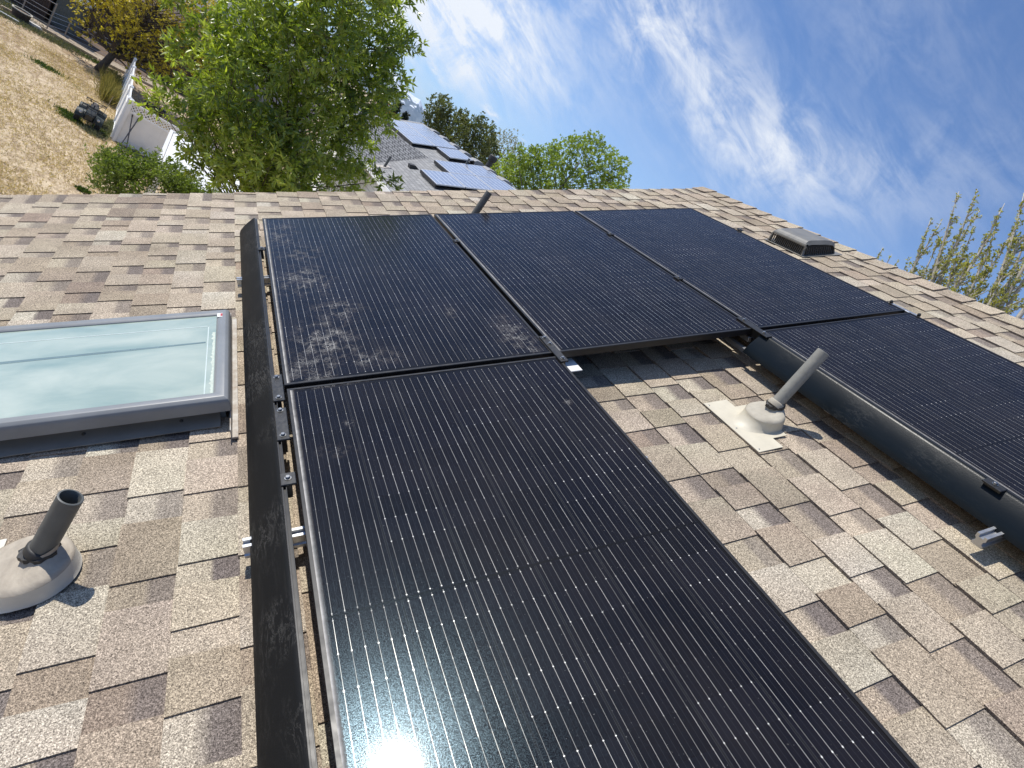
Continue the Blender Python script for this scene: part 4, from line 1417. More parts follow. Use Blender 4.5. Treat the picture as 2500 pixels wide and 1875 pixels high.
def wire_fence():
    pts = [(-9.3, 40.9), (-8.2, 41.2), (-7.1, 41.55), (-6.5, 42.75), (-5.5, 43.6), (-4.2, 44.6), (-2.6, 45.8)]
    t = empty('wire_fence', Vector((-7.1, 41.55, GZ)), 'thin wire fence on metal posts in front of the dark sheds', 'fence')
    for i, (x, y) in enumerate(pts):
        h = 1.5 if i in (1, 2) else 1.05
        mb = MB()
        mb.box(x - 0.03, x + 0.03, y - 0.02, y + 0.02, GZ - 0.02, GZ + h)
        mb.build('post', plain('weathered metal post', (0.34, 0.29, 0.24), (0.22, 0.19, 0.16), 6, 0.6), t, world=True)
    mb = MB()
    for z in (0.08, 0.30, 0.55, 0.80, 1.0):
        mb.tube([(x, y - 0.025, GZ + z) for x, y in pts], 0.010, 4)
    mb.tube([(-9.3, 40.87, GZ + 1.45), (-8.2, 41.17, GZ + 1.45), (-7.1, 41.52, GZ + 1.45)], 0.018, 5)
    mb.build('wire', M['alu'], t, world=True)


wire_fence()


def shed(name, x0, x1, y0, y1, h, h2, mat, roofm, label, group=None, slat=0.14):
    t = empty(name, Vector(((x0 + x1) / 2, y0, GZ)), label, 'shed', group)
    mb = MB()
    mb.hexa([(x0, y0, GZ), (x1, y0, GZ), (x1, y1, GZ), (x0, y1, GZ), (x0, y0, GZ + h), (x1, y0, GZ + h), (x1, y1, GZ + h2), (x0, y1, GZ + h2)])
    x = x0
    k = 0
    while x < x1 - 0.02:
        mb.box(x + 0.006, min(x + slat, x1) - 0.006, y0 - 0.022 - 0.008 * (k % 2), y0 - 0.002, GZ, GZ + h - 0.01)
        x += slat
        k += 1
    mb.build('wall', mat, t, world=True)
    mb = MB()
    e = 0.18
    mb.hexa([(x0 - e, y0 - e, GZ + h + .003), (x1 + e, y0 - e, GZ + h + .003), (x1 + e, y1 + e, GZ + h2 + .003), (x0 - e, y1 + e, GZ + h2 + .003),
             (x0 - e, y0 - e, GZ + h + .09), (x1 + e, y0 - e, GZ + h + .09), (x1 + e, y1 + e, GZ + h2 + .09), (x0 - e, y1 + e, GZ + h2 + .09)])
    mb.build('roof', roofm, t, world=True)
    return t


shed('shed', -11.5, -7.7, 43.9, 46.2, 2.1, 2.3, M['darkwood'], M['darkwood'], 'dark slatted wooden shed in the top left corner behind the wire fence', 'sheds behind the yard', 0.10)
shed('shed', -7.55, -6.35, 44.1, 46.0, 1.75, 1.9, M['tin'], M['tin'], 'small grey green corrugated shed next to the dark slatted shed', 'sheds behind the yard', 0.09)
t = empty('board_fence', Vector((-5.0, 48.0, GZ)), 'tall dark brown board fence in shade behind the yellow tree', 'fence')
x = -9.5
rd3 = random.Random(2)
mb = MB()
while x < 6.0:
    mb.box(x + .004, x + 0.145, 48.0 + 0.01 * rd3.random(), 48.025, GZ, GZ + 2.35 + 0.03 * rd3.random())
    x += 0.15
mb.build('boards', M['darkwood'], t, world=True)
for z in (0.5, 2.0):
    mb = MB()
    mb.box(-9.5, 6.0, 48.026, 48.09, GZ + z, GZ + z + 0.09)
    mb.build('rail', M['darkwood'], t, world=True)
shed('shed', -5.6, 0.8, 50.0, 55.0, 3.4, 4.4, M['darkwood'], M['darkwood'], 'large dark brown barn wall behind the yellow tree', 'sheds behind the yard', 0.2)

# yellow tree
YB = Vector((-4.24, 39.0, GZ))
cl = ellipsoid_clumps((-3.2, 39.6, -2.7), 3.2, 2.4, 3.3, 140, 0.62, 31, 0.3, 0.8)
cl += [(-6.2, 39.2, -2.5, .4), (-6.0, 39.2, -3.3, .4), (-5.9, 39.3, -4.1, .38), (-5.4, 39.2, -4.9, .35), (-1.6, 39.4, -4.9, .5), (-0.8, 39.4, -4.2, .5), (-4.4, 39.3, -5.1, .35)]
make_tree('yellow_tree', 'yellow and bronze leafed tree with a leaning dark trunk at the back of the yard', 'tree', YB, (-2.9, 39.6, -1.0), 0.21, cl, 21000, 0.13, 0.075, M['yellow'], M['bark'], 8,
          up=0.35, droop=0.15, twig=0.85, twigs_drawn=2, limb_low=0.2)


# weeds and grass
def tuft_field(name, mat, spots, n, L, Wd, seed, label=None, up=1.6, kind='stuff', cat=None):
    rng = np.random.default_rng(seed)
    sp = np.array(spots)
    k = rng.integers(0, len(sp), n)
    p = np.stack([sp[k, 0] + rng.normal(size=n) * sp[k, 2], sp[k, 1] + rng.normal(size=n) * sp[k, 3], np.full(n, GZ)], 1)
    d = rng.normal(size=(n, 3)) * 0.6 + np.array([0, 0, up])
    d[:, 2] = np.abs(d[:, 2]) + 0.15
    o = leaf_mesh(name, mat, None, p, d, L, Wd, rng, rng.random(n) * 0.7 + 0.3 * rng.random(n), 0.3)
    tag(o, label, cat, kind=kind)
    return o


M['straw'] = leaf_mat('dry straw blade', (0.44, 0.33, 0.19), (0.70, 0.57, 0.38), 0.2, 0.7, 0.2)
M['weed'] = leaf_mat('grey green weed', (0.12, 0.125, 0.085), (0.22, 0.22, 0.16), 0.2, 0.6, 0.2)
M['greenweed'] = leaf_mat('green weed', (0.045, 0.085, 0.018), (0.09, 0.14, 0.03), 0.25, 0.55, 0.3)
M['tallgrass'] = leaf_mat('tall olive grass', (0.12, 0.12, 0.035), (0.34, 0.27, 0.11), 0.25, 0.6, 0.2)
rngs = np.random.default_rng(3)
straw = [(x, y, 0.5, 0.6) for x, y in zip(rngs.uniform(-9, 0.5, 260), rngs.uniform(16.5, 38, 260))]
tuft_field('dry_grass', M['straw'], straw, 42000, 0.10, 0.022, 5, up=0.35)
tuft_field('weeds', M['weed'], [(-8.2, 39.3, .5, .25), (-7.2, 39.4, .5, .3), (-6.4, 39.7, .5, .2), (-5.8, 40.5, .6, .2), (-8.5, 38.6, .6, .3), (-9.6, 40.6, .8, .5), (-2.35, 28.4, .14, .5), (-2.3, 29.4, .12, .6), (-2.6, 26.9, .2, .2), (-8.6, 41.2, .5, .4), (-8.9, 42.3, .4, .4)], 6500, 0.16, 0.035, 6, up=1.0)
tuft_field('green_weeds', M['greenweed'], [(-3.55, 27.7, .20, .16), (-3.3, 27.3, .16, .12), (-2.45, 27.5, .16, .25), (-5.2, 40.7, .5, .2), (-4.4, 40.9, .25, .2), (-1.77, 20.15, .07, .07), (-5.4, 33.2, .3, .2), (-3.2, 27.1, .3, .08)], 3200, 0.13, 0.035, 7, up=0.9)
for i, (x, y) in enumerate(((-3.35, 36.2), (-3.2, 34.6), (-3.0, 33.2), (-3.5, 37.6))):
    rng = np.random.default_rng(40 + i)
    n = 420
    p = np.stack([x + rng.normal(size=n) * 0.17, y + rng.normal(size=n) * 0.25, np.full(n, GZ)], 1)
    d = rng.normal(size=(n, 3)) * 0.28 + np.array([0, 0, 1.0])
    o = leaf_mesh('grass_clump', M['tallgrass'], None, p, d, 0.75, 0.03, rng, rng.random(n), 0.3)
    tag(o, ('tall olive grass clump behind the quad bike against the fence, third from front', 'tall olive grass clump against the fence, second from front',
            'tall grass clump nearest the quad bike along the white fence', 'tall grass clump farthest back by the yellow tree trunk')[i], 'grass clump', 'tall grass clumps along the white fence')
# things behind the fence
t = empty('wheelbarrow', Vector((-1.30, 34.4, GZ)), 'black wheelbarrow standing behind the white fence', 'wheelbarrow')
mb = MB(); mb.lathe([(0.10, -.05), (0.20, -.05), (0.22, 0), (0.20, .05), (0.10, .05)], 16, Matrix.Translation((-1.55, 34.4, GZ + 0.22)) @ Matrix.Rotation(RAD(90), 4, 'X'))
mb.build('wheel', M['rubber'], t, world=True)
mb = MB(); mb.loft([[Vector((-1.3 + a * k, 34.4 + b_ * k, GZ + z)) for a, b_ in ((.5, .32), (-.5, .30), (-.5, -.30), (.5, -.32))] for k, z in ((.55, .38), (1.0, .78), (1.03, .79), (.96, .77), (.52, .41))], True, True)
mb.build('tray', plain('black steel tray', (0.02, 0.02, 0.022), None, 6, 0.4), t, world=True)
mb = MB()
for s in (-1, 1):
    mb.tube([(-1.55, 34.4 + s * .07, GZ + .22), (-1.1, 34.4 + s * .24, GZ + .40), (-0.35, 34.4 + s * .30, GZ + .62)], 0.02, 6)
    mb.tube([(-1.0, 34.4 + s * .25, GZ + .42), (-0.92, 34.4 + s * .25, GZ)], 0.018, 6)
mb.build('handle', M['greywood'], t, world=True)

# ------------------------------------------------------------------ the neighbour's house
M['grey_roof'] = course_mat('grey asphalt courses', (0.29, 0.29, 0.285), (0.20, 0.20, 0.20), (0.085, 0.085, 0.085))
M['dark_roof'] = course_mat('shaded grey asphalt courses', (0.34, 0.34, 0.335), (0.23, 0.23, 0.23), (0.06, 0.06, 0.062), 0.24, 0.145, 0.020)  # shaded copy of the grey courses, its shade painted as heavier dark lines
M['white_siding'] = course_mat('pale cream lap siding', (0.74, 0.71, 0.63), (0.72, 0.69, 0.61), (0.42, 0.40, 0.36), 40.0, 0.17, 0.010)
M['winglass'] = plain('dark window glass', (0.02, 0.025, 0.03), None, 3, 0.05)
MP = 0.515                                   # its main pitch
nb = empty('neighbour_house', rel(8, 22, 0) * 1, 'pale two storey neighbour house with a grey shingle roof carrying blue solar panels', 'house')
XF[nb.name] = Matrix.Translation(Vector((nb.location.x, nb.location.y, GZ)))
nb.matrix_world = XF[nb.name]
XE, XR, ZE, ZR = 5.59, 10.12, -1.894, 0.440
YN, YF = 12.6, 33.5
mz = lambda x: -4.772 + MP * x
ln = math.hypot(1, MP)


def uvq(mb, pts, uax, vax, o):
    mb.quad(pts, uv=[((p - o).dot(uax), (p - o).dot(vax)) for p in pts])


vm_ = Vector((1, 0, MP)).normalized()
mb = MB()
pts = [rel(XE, YN, ZE), rel(XR, YN, ZR), rel(XR, YF, ZR), rel(XE, YF, ZE)]
uvq(mb, pts, Vector((0, 1, 0)), vm_, pts[0])
pts = [rel(2 * XR - XE, YN, ZE), rel(2 * XR - XE, YF, ZE), rel(XR, YF, ZR), rel(XR, YN, ZR)]
uvq(mb, pts, Vector((0, 1, 0)), Vector((-1, 0, MP)).normalized(), pts[0])
mb.build('roof', M['grey_roof'], nb, world=True, recalc=False)
# the wing's roof: ridge across, running into the main slope
WX, WY, WYR, WYB, WZ = 4.35, 21.26, 23.72, 26.18, -0.62
xv = (WZ + 4.772) / MP
mb = MB()
pts = [rel(WX, WY, ZE + .004), rel(XE, WY, ZE + .004), rel(xv, WYR, WZ + .004), rel(WX, WYR, WZ + .004)]
uvq(mb, pts, Vector((1, 0, 0)), Vector((0, WYR - WY, WZ - ZE)).normalized(), pts[0])
pts = [rel(WX, WYB, ZE + .004), rel(WX, WYR, WZ + .004), rel(xv, WYR, WZ + .004), rel(XE, WYB, ZE + .004)]
uvq(mb, pts, Vector((1, 0, 0)), Vector((0, WYR - WYB, WZ - ZE)).normalized(), pts[0])
mb.build('wing_roof', M['dark_roof'], nb, world=True, recalc=False)
GR_ = GZ - CAM.z
mb = MB()
def wallq(a, b_, za0, zb0, za1, zb1):
    pts = [rel(a[0], a[1], za0), rel(b_[0], b_[1], zb0), rel(b_[0], b_[1], zb1), rel(a[0], a[1], za1)]
    d = (pts[1] - pts[0]); d.z = 0
    uvq(mb, pts, d.normalized(), Vector((0, 0, 1)), pts[0])
xm = XE + 0.42
wallq((xm, YF - .4), (xm, YN + .4), GR_, GR_, mz(xm) - .12, mz(xm) - .12)
wallq((xm, YN + .4), (XR, YN + .4), GR_, GR_, mz(xm) - .12, ZR - .12)
wallq((XR, YN + .4), (2 * XR - xm, YN + .4), GR_, GR_, ZR - .12, mz(xm) - .12)
wallq((2 * XR - xm, YN + .4), (2 * XR - xm, YF - .4), GR_, GR_, mz(xm) - .12, mz(xm) - .12)
wallq((2 * XR - xm, YF - .4), (xm, YF - .4), GR_, GR_, mz(xm) - .12, mz(xm) - .12)
# wing: gable wall towards the yard and its two sides
xw = WX + 0.28
wallq((xw, WYB - .35), (xw, WYR), GR_, GR_, ZE, WZ - .10)
wallq((xw, WYR), (xw, WY + .35), GR_, GR_, WZ - .10, ZE)
wallq((xw, WY + .35), (xm, WY + .35), GR_, GR_, ZE + .02, ZE + .02)
mb.build('wall', M['white_siding'], nb, world=True, recalc=False)
mb = MB()
def beam(p, q, w=0.03, h=0.16, dz=-0.085):
    p, q = rel(*p), rel(*q)
    d = (q - p).normalized()
    s = d.cross(Vector((0, 0, 1))).normalized() * w
    u = Vector((0, 0, h / 2))
    c = Vector((0, 0, dz))
    mb.hexa([p + c - s - u, q + c - s - u, q + c + s - u, p + c + s - u, p + c - s + u, q + c - s + u, q + c + s + u, p + c + s + u])
beam((XE - .03, YN, ZE), (XE - .03, WY - .02, ZE)); beam((XE - .03, WYB + .02, ZE), (XE - .03, YF, ZE))
beam((WX - .03, WY - .032, ZE), (XE - .06, WY - .032, ZE))
beam((WX - .032, WY, ZE), (WX - .032, WYR, WZ)); beam((WX - .032, WYB, ZE), (WX - .032, WYR + .002, WZ))
beam((XE, YN - .032, ZE), (XR, YN - .032, ZR)); beam((2 * XR - XE, YN - .032, ZE), (XR + .002, YN - .032, ZR))
beam((XE, YF + .032, ZE), (XR, YF + .032, ZR)); beam((2 * XR - XE, YF + .032, ZE), (XR + .002, YF + .032, ZR))
mb.build('fascia', M['trim'], nb, world=True)
mb = MB()
pts = [rel(XE + .002, YN + .01, ZE - .17), rel(xm, YN + .01, ZE - .17), rel(xm, WY, ZE - .17), rel(XE + .002, WY, ZE - .17)]
mb.quad(pts)
mb.build('soffit', M['trim'], nb, world=True, recalc=False)
for (yy, zz) in ((18.6, -3.2), (15.4, -3.2), (18.6, -5.9)):
    f = MB()
    f.box(-0.05, 0.012, -0.62, 0.62, -0.56, 0.56)
    fo = f.build('window', M['trim'], nb, world=False)
    fo.location = rel(xm, yy, zz) - XF[nb.name].translation
    f = MB(); f.box(-0.058, -0.0505, -0.54, 0.54, -0.48, 0.48); f.build('pane', M['winglass'], fo)
f = MB(); f.box(-0.05, 0.012, -0.55, 0.55, -0.6, 0.6)
fo = f.build('window', M['trim'], nb); fo.location = rel(xw, 23.7, -3.0) - XF[nb.name].translation
f = MB(); f.box(-0.058, -0.0505, -0.47, 0.47, -0.52, 0.52); f.build('pane', M['winglass'], fo)


def on_main(x, y, lift=0.0):
    n = Vector((-MP, 0, 1)).normalized()
    return rel(x, y, mz(x)) + n * lift


MAINR = Matrix(((vm_.x, 0, -vm_.z, 0), (0, 1, 0, 0), (vm_.z, 0, vm_.x, 0), (0, 0, 0, 1)))


def blue_cells():
    m, N, b, out = new_mat('blue cells with white grid')
    x, y, z = N.sep(coords(N))
    def line(c, pitch, w):
        d = N.m('MULTIPLY', N.m('SUBTRACT', 0.5, N.m('ABSOLUTE', N.m('SUBTRACT', N.m('FRACT', N.m('DIVIDE', c, pitch)), 0.5))), pitch)
        return N.m('LESS_THAN', d, w)
    g = N.m('MAXIMUM', line(N.m('SUBTRACT', x, 0.025), 0.160, 0.010), N.m('MULTIPLY', line(N.m('SUBTRACT', y, 0.03), 0.161, 0.006), 0.75))
    n = N.rng(N.noise(coords(N), 9.0, 2.0), 0.3, 0.7)
    N.put(b.inputs['Base Color'], N.mix(g, N.mix(n, (0.19, 0.21, 0.27), (0.26, 0.285, 0.345)), (0.62, 0.65, 0.70)))
    b.inputs['Roughness'].default_value = 0.22
    b.inputs['Specular IOR Level'].default_value = 0.6
    b.inputs['Coat Weight'].default_value = 0.4
    b.inputs['Coat Roughness'].default_value = 0.06
    return m


M['blue_cells'] = blue_cells()
M['alu_frame'] = plain('pale aluminium frame', (0.70, 0.72, 0.75), (0.6, 0.62, 0.65), 10, 0.4, 0.5)
BW, BL = 0.985, 1.96


def far_panel():
    root = empty('solar_panel', Matrix.Identity(4), 'blue solar panel', 'solar panel', 'blue solar panels on the neighbour roof')
    mb = MB()
    def ring(o, z):
        return [Vector((o, o, z)), Vector((BW - o, o, z)), Vector((BW - o, BL - o, z)), Vector((o, BL - o, z))]
    mb.loft([ring(0, 0), ring(0, 0.04), ring(0.03, 0.04), ring(0.03, 0.03)])
    mb.build('frame', M['alu_frame'], root)
    mb = MB(); mb.box(0.025, BW - 0.025, 0.025, BL - 0.025, 0.025, 0.037); mb.build('glass', M['blue_cells'], root)
    mb = MB(); mb.box(-0.03, -0.004, 0.0, BL, -0.09, 0.02); mb.build('edge_trim', M['frame'], root)
    return root


pr = far_panel()
first = True
rows = [(7.92, 25.75, 'bottom row, nearest of the far block'), (7.92, 27.75, 'bottom row, middle of the far block'), (7.92, 29.75, 'bottom row, farthest of the far block'),
        (8.82, 25.75, 'upper row, nearest of the far block'), (8.82, 27.75, 'upper row, middle of the far block'), (8.82, 29.75, 'upper row, farthest of the far block'),
        (8.80, 23.55, 'standing alone between the far and the near block'),
        (8.00, 20.62, 'near block, lower one of the far pair'), (8.90, 20.62, 'near block, upper one of the far pair'),
        (7.06, 18.60, 'near block, lowest one of the near column'), (7.96, 18.60, 'near block, middle of the near column'), (8.86, 18.60, 'near block, topmost of the near column')]
for x, y, lb in rows:
    o = pr if first else copy_tree(pr)
    first = False
    o.matrix_world = Matrix.Translation(on_main(x, y, 0.13)) @ MAINR
    XF[o.name] = o.matrix_world.copy()
    o['label'] = 'blue gridded solar panel on the grey roof, ' + lb.replace('between the far and the near block', 'between the two blocks')
# vents along its ridge
rv = None
spots = [(9.76, y - 0.25) for y in (30.1, 28.4, 26.7, 25.15, 23.6, 22.1, 20.55)]
for i, (x, y) in enumerate(spots):
    if rv is None:
        rv = empty('roof_vent', Matrix.Identity(4), '', 'roof vent', 'vents along the neighbour ridge')
        mb = MB()
        prv = [(-0.08, 0.02), (-0.08, 0.15), (0.02, 0.18), (0.22, 0.13), (0.34, 0.0)]
        mb.prism(prv, 0.0, 0.55, 'y')
        mb.build('hood', M['grey_roof'] if False else plain('pale grey vent hood', (0.30, 0.30, 0.30), None, 5, 0.6), rv)
        mb = MB(); mb.box(-0.088, -0.0805, 0.02, 0.53, 0.022, 0.150); mb.build('opening', M['vent_dark'], rv)  # dark slab on the front paints in the shade of the opening
        o = rv
    else:
        o = copy_tree(rv)
    o.matrix_world = Matrix.Translation(on_main(x, y, 0.0)) @ MAINR @ Matrix.Scale(1.15, 4)
    o['label'] = 'grey box vent along the ridge of the grey roof, ' + ('farthest from us', 'second from the far end', 'third from the far end', 'in the middle', 'third from the near end', 'second from the near end', 'nearest to us')[i]
t = empty('vent_pipe', rel(6.02, 21.0, mz(6.02)), 'slim grey vent pipe low on the neighbour roof beside the valley', 'vent pipe')
mb = MB(); mb.tube([rel(6.02, 21.0, mz(6.02) - .05), rel(6.02, 21.0, mz(6.02) + 0.42)], 0.045, 10); mb.build('pipe', M['pipe'], t, world=True)
mb = MB(); mb.box(-0.28, 0.20, -0.2, 0.2, 0.004, 0.016, MAINR); mb.build('flange', M['flash'], t)
t = empty('vent_pipe', rel(9.05, 22.7, mz(9.05)), 'slim grey vent pipe between the blue panels near the ridge', 'vent pipe')
mb = MB(); mb.tube([rel(9.05, 22.6, mz(9.05) - .05), rel(9.05, 22.6, mz(9.05) + 0.42)], 0.04, 10); mb.build('pipe', M['pipe'], t, world=True)
t = empty('roof_vent', rel(6.95, 21.4, mz(6.95)), 'small black square vent low on the neighbour roof', 'roof vent')
mb = MB(); mb.prism([(-0.10, 0.01), (-0.08, 0.14), (0.12, 0.12), (0.24, 0.01)], -0.15, 0.15, 'y', MAINR); mb.build('hood', M['rubber'], t)
t = empty('flue', rel(10.15, 23.3, ZR), 'dark metal flue with a wider cap on the neighbour ridge', 'flue')
mb = MB(); mb.tube([rel(10.15, 23.3, ZR - .3), rel(10.15, 23.3, ZR + .30)], 0.11, 14); mb.build('stack', M['vent_dark'], t, world=True)
mb = MB(); mb.lathe([(0.12, .30), (0.18, .36), (0.18, .52), (0.13, .56)], 16, Matrix.Translation(rel(10.15, 23.3, ZR)), True, True); mb.build('cap', M['rubber'], t, world=True)

# white patio cover beside the wing, seen through the tree
t = empty('patio_cover', Vector((1.4, 20.0, GZ)), 'bright white flat patio cover glimpsed through the lower leaves of the green tree', 'patio cover')
mb = MB()
zc = -3.92
x0, x1, y0, y1 = -0.35, 3.75, 17.0, 22.2
for k in range(13):
    a, b_ = x0 + (x1 - x0) * k / 13, x0 + (x1 - x0) * (k + 1) / 13 - 0.02
    mb.box(a, b_, y0, y1, zc, zc + 0.05)
mb.box(x0, x1, y0 + .01, y1 - .01, zc - .02, zc + 0.03)
mb.build('roof', M['vinyl'], t, world=True)
mb = MB()
mb.box(x0 - .02, x1 + .02, y0 - 0.12, y0 - 0.003, zc - 0.12, zc + 0.07)
mb.box(x0 - .02, x1 + .02, y1 + 0.003, y1 + 0.12, zc - 0.12, zc + 0.07)
mb.box(x0 - 0.12, x0 - .021, y0 - .12, y1 + .12, zc - 0.12, zc + 0.07)
mb.build('gutter', M['trim'], t, world=True)
for x in (x0 + .1, x1 - .1):
    for y in (y0 + .1, y1 - .1):
        q = MB(); q.box(x - .06, x + .06, y - .06, y + .06, GZ, zc - .021); q.build('post', M['vinyl'], t, world=True)


# ------------------------------------------------------------------ houses and trees behind
def far_house(cx, cy, w, d, he, hr, label, wallm, roofm):
    """gable house, ridge along x"""
    t = empty('far_house', Vector((cx, cy, GZ)), label, 'house', 'houses beyond the yards')
    z0, ze, zr = GZ, GZ + he, GZ + hr
    mb2 = MB()
    for s in (-1, 1):
        pts = [Vector((cx - w / 2 - .4, cy + s * (d / 2 + .5), ze - .1)), Vector((cx + w / 2 + .4, cy + s * (d / 2 + .5), ze - .1)), Vector((cx + w / 2 + .4, cy, zr)), Vector((cx - w / 2 - .4, cy, zr))]
        if s > 0:
            pts = pts[::-1]
        o = pts[0]
        mb2.quad(pts, uv=[((p - o).x, (p - o).length if False else abs(p.y - o.y) * 1.15) for p in pts])
    mb2.build('roof', roofm, t, world=True, recalc=False)
    q = MB()
    q.prism([(cy - d / 2, z0), (cy + d / 2, z0), (cy + d / 2, ze), (cy, zr - .15), (cy - d / 2, ze)], cx - w / 2, cx + w / 2, 'x')
    q.build('wall', wallm, t, world=True)
    for k in range(3):
        x = cx - w / 2 + w * (k + .5) / 3
        f = MB(); f.box(x - .6, x + .6, cy - d / 2 - .04, cy - d / 2 - .002, z0 + 1.0, z0 + 2.2)
        fo = f.build('window', M['trim'], t, world=True)
        f = MB(); f.box(x - .52, x + .52, cy - d / 2 - .05, cy - d / 2 - .042, z0 + 1.08, z0 + 2.12)
        f.build('pane', M['winglass'], t, world=True).parent = fo
        fo.children[0].matrix_parent_inverse = Matrix.Identity(4)


far_house(1.5, 64, 15, 10, 4.6, 8.0, 'grey roofed house far behind the green tree', M['siding'], M['grey_roof'])
far_house(-24, 72, 13, 10, 3.2, 6.0, 'brown roofed house beyond the sheds at the far left', M['siding'], M['dark_roof'])

make_tree('dark_tree', 'dark olive tree rising behind the ridge of the grey neighbour roof', 'tree', bear(19.8, 40, GZ), bear(19.6, 40, CAM.z + 2.3), 0.22,
          [(*up_at(a, 40 + rd.uniform(-1.5, 1.5), e)[:], r) for a, e, r in ((17.0, 2.6, .42), (17.3, 1.8, .5), (18.2, 2.5, .45), (18.4, 1.6, .55), (18.0, .6, .6), (19.3, 3.0, .42), (19.5, 2.3, .5), (19.8, 1.4, .6), (20.7, 3.6, .40), (20.9, 2.9, .48),
            (20.6, 2.0, .55), (21.0, 1.0, .6), (22.0, 3.6, .38), (22.2, 2.8, .45), (21.8, 2.0, .5), (22.5, 1.6, .5), (19, .2, .6), (21.5, .3, .6), (23.1, 2.3, .45), (23.4, 1.2, .5), (17.4, 3.4, .25), (20.2, -.5, .7), (17.6, -.5, .6), (22.8, .3, .5))],
          17000, 0.15, 0.085, M['olive'], M['bark'], 15, up=0.7, droop=0.05, twig=0.9, group='trees behind the neighbour house', twigs_drawn=1, limb_low=0.3)
make_tree('grey_tree', 'thin grey green tree barely in leaf, between the dark and the light green tree', 'tree', bear(24.2, 44, GZ), bear(24.0, 44, CAM.z + 2.6), 0.20,
          [(*up_at(a, 44 + rd.uniform(-1.5, 1.5), e)[:], r) for a, e, r in ((22.6, 2.9, .5), (23.2, 3.6, .5), (24.0, 4.0, .5), (24.7, 3.6, .5), (25.4, 2.9, .5), (23.0, 2.0, .6), (24.0, 2.7, .65), (25.1, 2.1, .6), (25.8, 1.9, .5), (23.6, 1.1, .7), (24.8, 1.0, .7), (26.0, 0.8, .6), (22.4, 1.2, .6), (24.4, 0, .7))],
          6500, 0.10, 0.055, M['greygreen'], M['greybark'], 16, up=0.7, droop=0.0, twig=1.1, group='trees behind the neighbour house', twigs_drawn=9, limb_low=0.3)
cl = []
for a, e, r in ((24.9, 2.4, .38), (25.5, 3.2, .40), (26.1, 4.0, .40), (26.6, 4.5, .32), (25.9, 2.3, .45), (26.9, 3.4, .45), (27.5, 4.5, .45), (27.0, 2.2, .5), (28.0, 3.3, .5), (28.0, 5.3, .42), (28.2, 6.3, .36), (28.5, 7.1, .28), (28.9, 4.6, .45),
                (29.3, 5.7, .42), (29.3, 7.4, .38), (29.9, 8.2, .34), (30.5, 8.5, .28), (30.2, 6.9, .42), (29.6, 3.6, .45), (30.6, 4.9, .40), (31.2, 6.2, .42), (31.5, 7.6, .40), (32.3, 8.3, .34), (32.8, 7.4, .38), (32.3, 6.4, .42), (31.8, 4.9, .40), (33.3, 8.4, .28),
                (33.4, 6.5, .40), (34.0, 7.5, .32), (34.5, 6.6, .30), (33.0, 5.3, .42), (34.2, 5.6, .38), (30.5, 3.4, .4), (33.8, 4.6, .4), (35.0, 5.9, .26), (28.7, 2.4, .5), (25.2, 1.2, .5), (27.5, 1.2, .5), (26.3, 1.2, .5), (31.5, 3.2, .5), (33.2, 3.4, .5), (29.5, 1.6, .6)):
    p = up_at(a, 29 + rd.uniform(-1.3, 1.3), e)
    cl.append((*p, r * 1.02))
make_tree('light_green_tree', 'light spring green tree with see through branches right of the neighbour house', 'tree', bear(30.0, 29, GZ), bear(30.2, 29, CAM.z + 3.2), 0.24, cl, 23000, 0.105, 0.068, M['lime'], M['greybark'], 17,
          up=0.6, droop=0.05, twig=0.9, group='trees behind the neighbour house', twigs_drawn=3, limb_low=0.35)


def spruce(a, d, h, r, label, seed):
    base = bear(a, d, GZ)
    t = empty('spruce', base, label, 'tree', 'dark spruces in the distance')
    rng = np.random.default_rng(seed)
    mb = MB(); mb.tube([base, base + Vector((0, 0, h))], [0.2, 0.02], 7); mb.build('trunk', M['bark'], t, world=True)
    P, D = [], []
    for k in range(34):
        f = (k + 1) / 34
        rr = r * (1 - f) ** 0.85 + 0.1
        for j in range(9):
            an = rng.uniform(0, 6.283)
            dr = np.array([math.cos(an), math.sin(an), -0.25])
            n = 9
            tt = rng.uniform(0.2, 1, size=(n, 1))
            P.append(np.array(base) + np.array([0, 0, h * (0.08 + 0.92 * f)]) + dr * rr * tt + rng.normal(size=(n, 3)) * .06)
            D.append(np.tile(dr, (n, 1)) + rng.normal(size=(n, 3)) * .5)
    P, D = np.concatenate(P), np.concatenate(D)
    leaf_mesh('crown', M['conifer'], t, P, D, 0.32, 0.13, rng, rng.random(len(P)))


for i, (a, d, h, r) in enumerate(((14.3, 62, 8.5, 1.3), (15.3, 66, 8.2, 1.5), (16.2, 70, 7.7, 1.6), (12.9, 70, 9.0, 2.0))):
    spruce(a, d, h, r, ('tall dark spruce at the left edge of the snowy mountain', 'dark spruce right below the snowy peak', 'dark spruce just left of the dark olive tree', 'dark spruce mostly hidden behind the green tree')[i], 50 + i)
make_tree('red_tree', 'small red leafed tree top beside the farthest blue panel', 'tree', bear(14.0, 46, GZ), bear(14.1, 46, CAM.z - .9), 0.1,
          [(*up_at(13.6 + .3 * k, 46, -0.3 - .35 * (k % 2) - .1 * k)[:], .26) for k in range(4)], 700, 0.12, 0.08, M['redleaf'], M['bark'], 19, group=None)


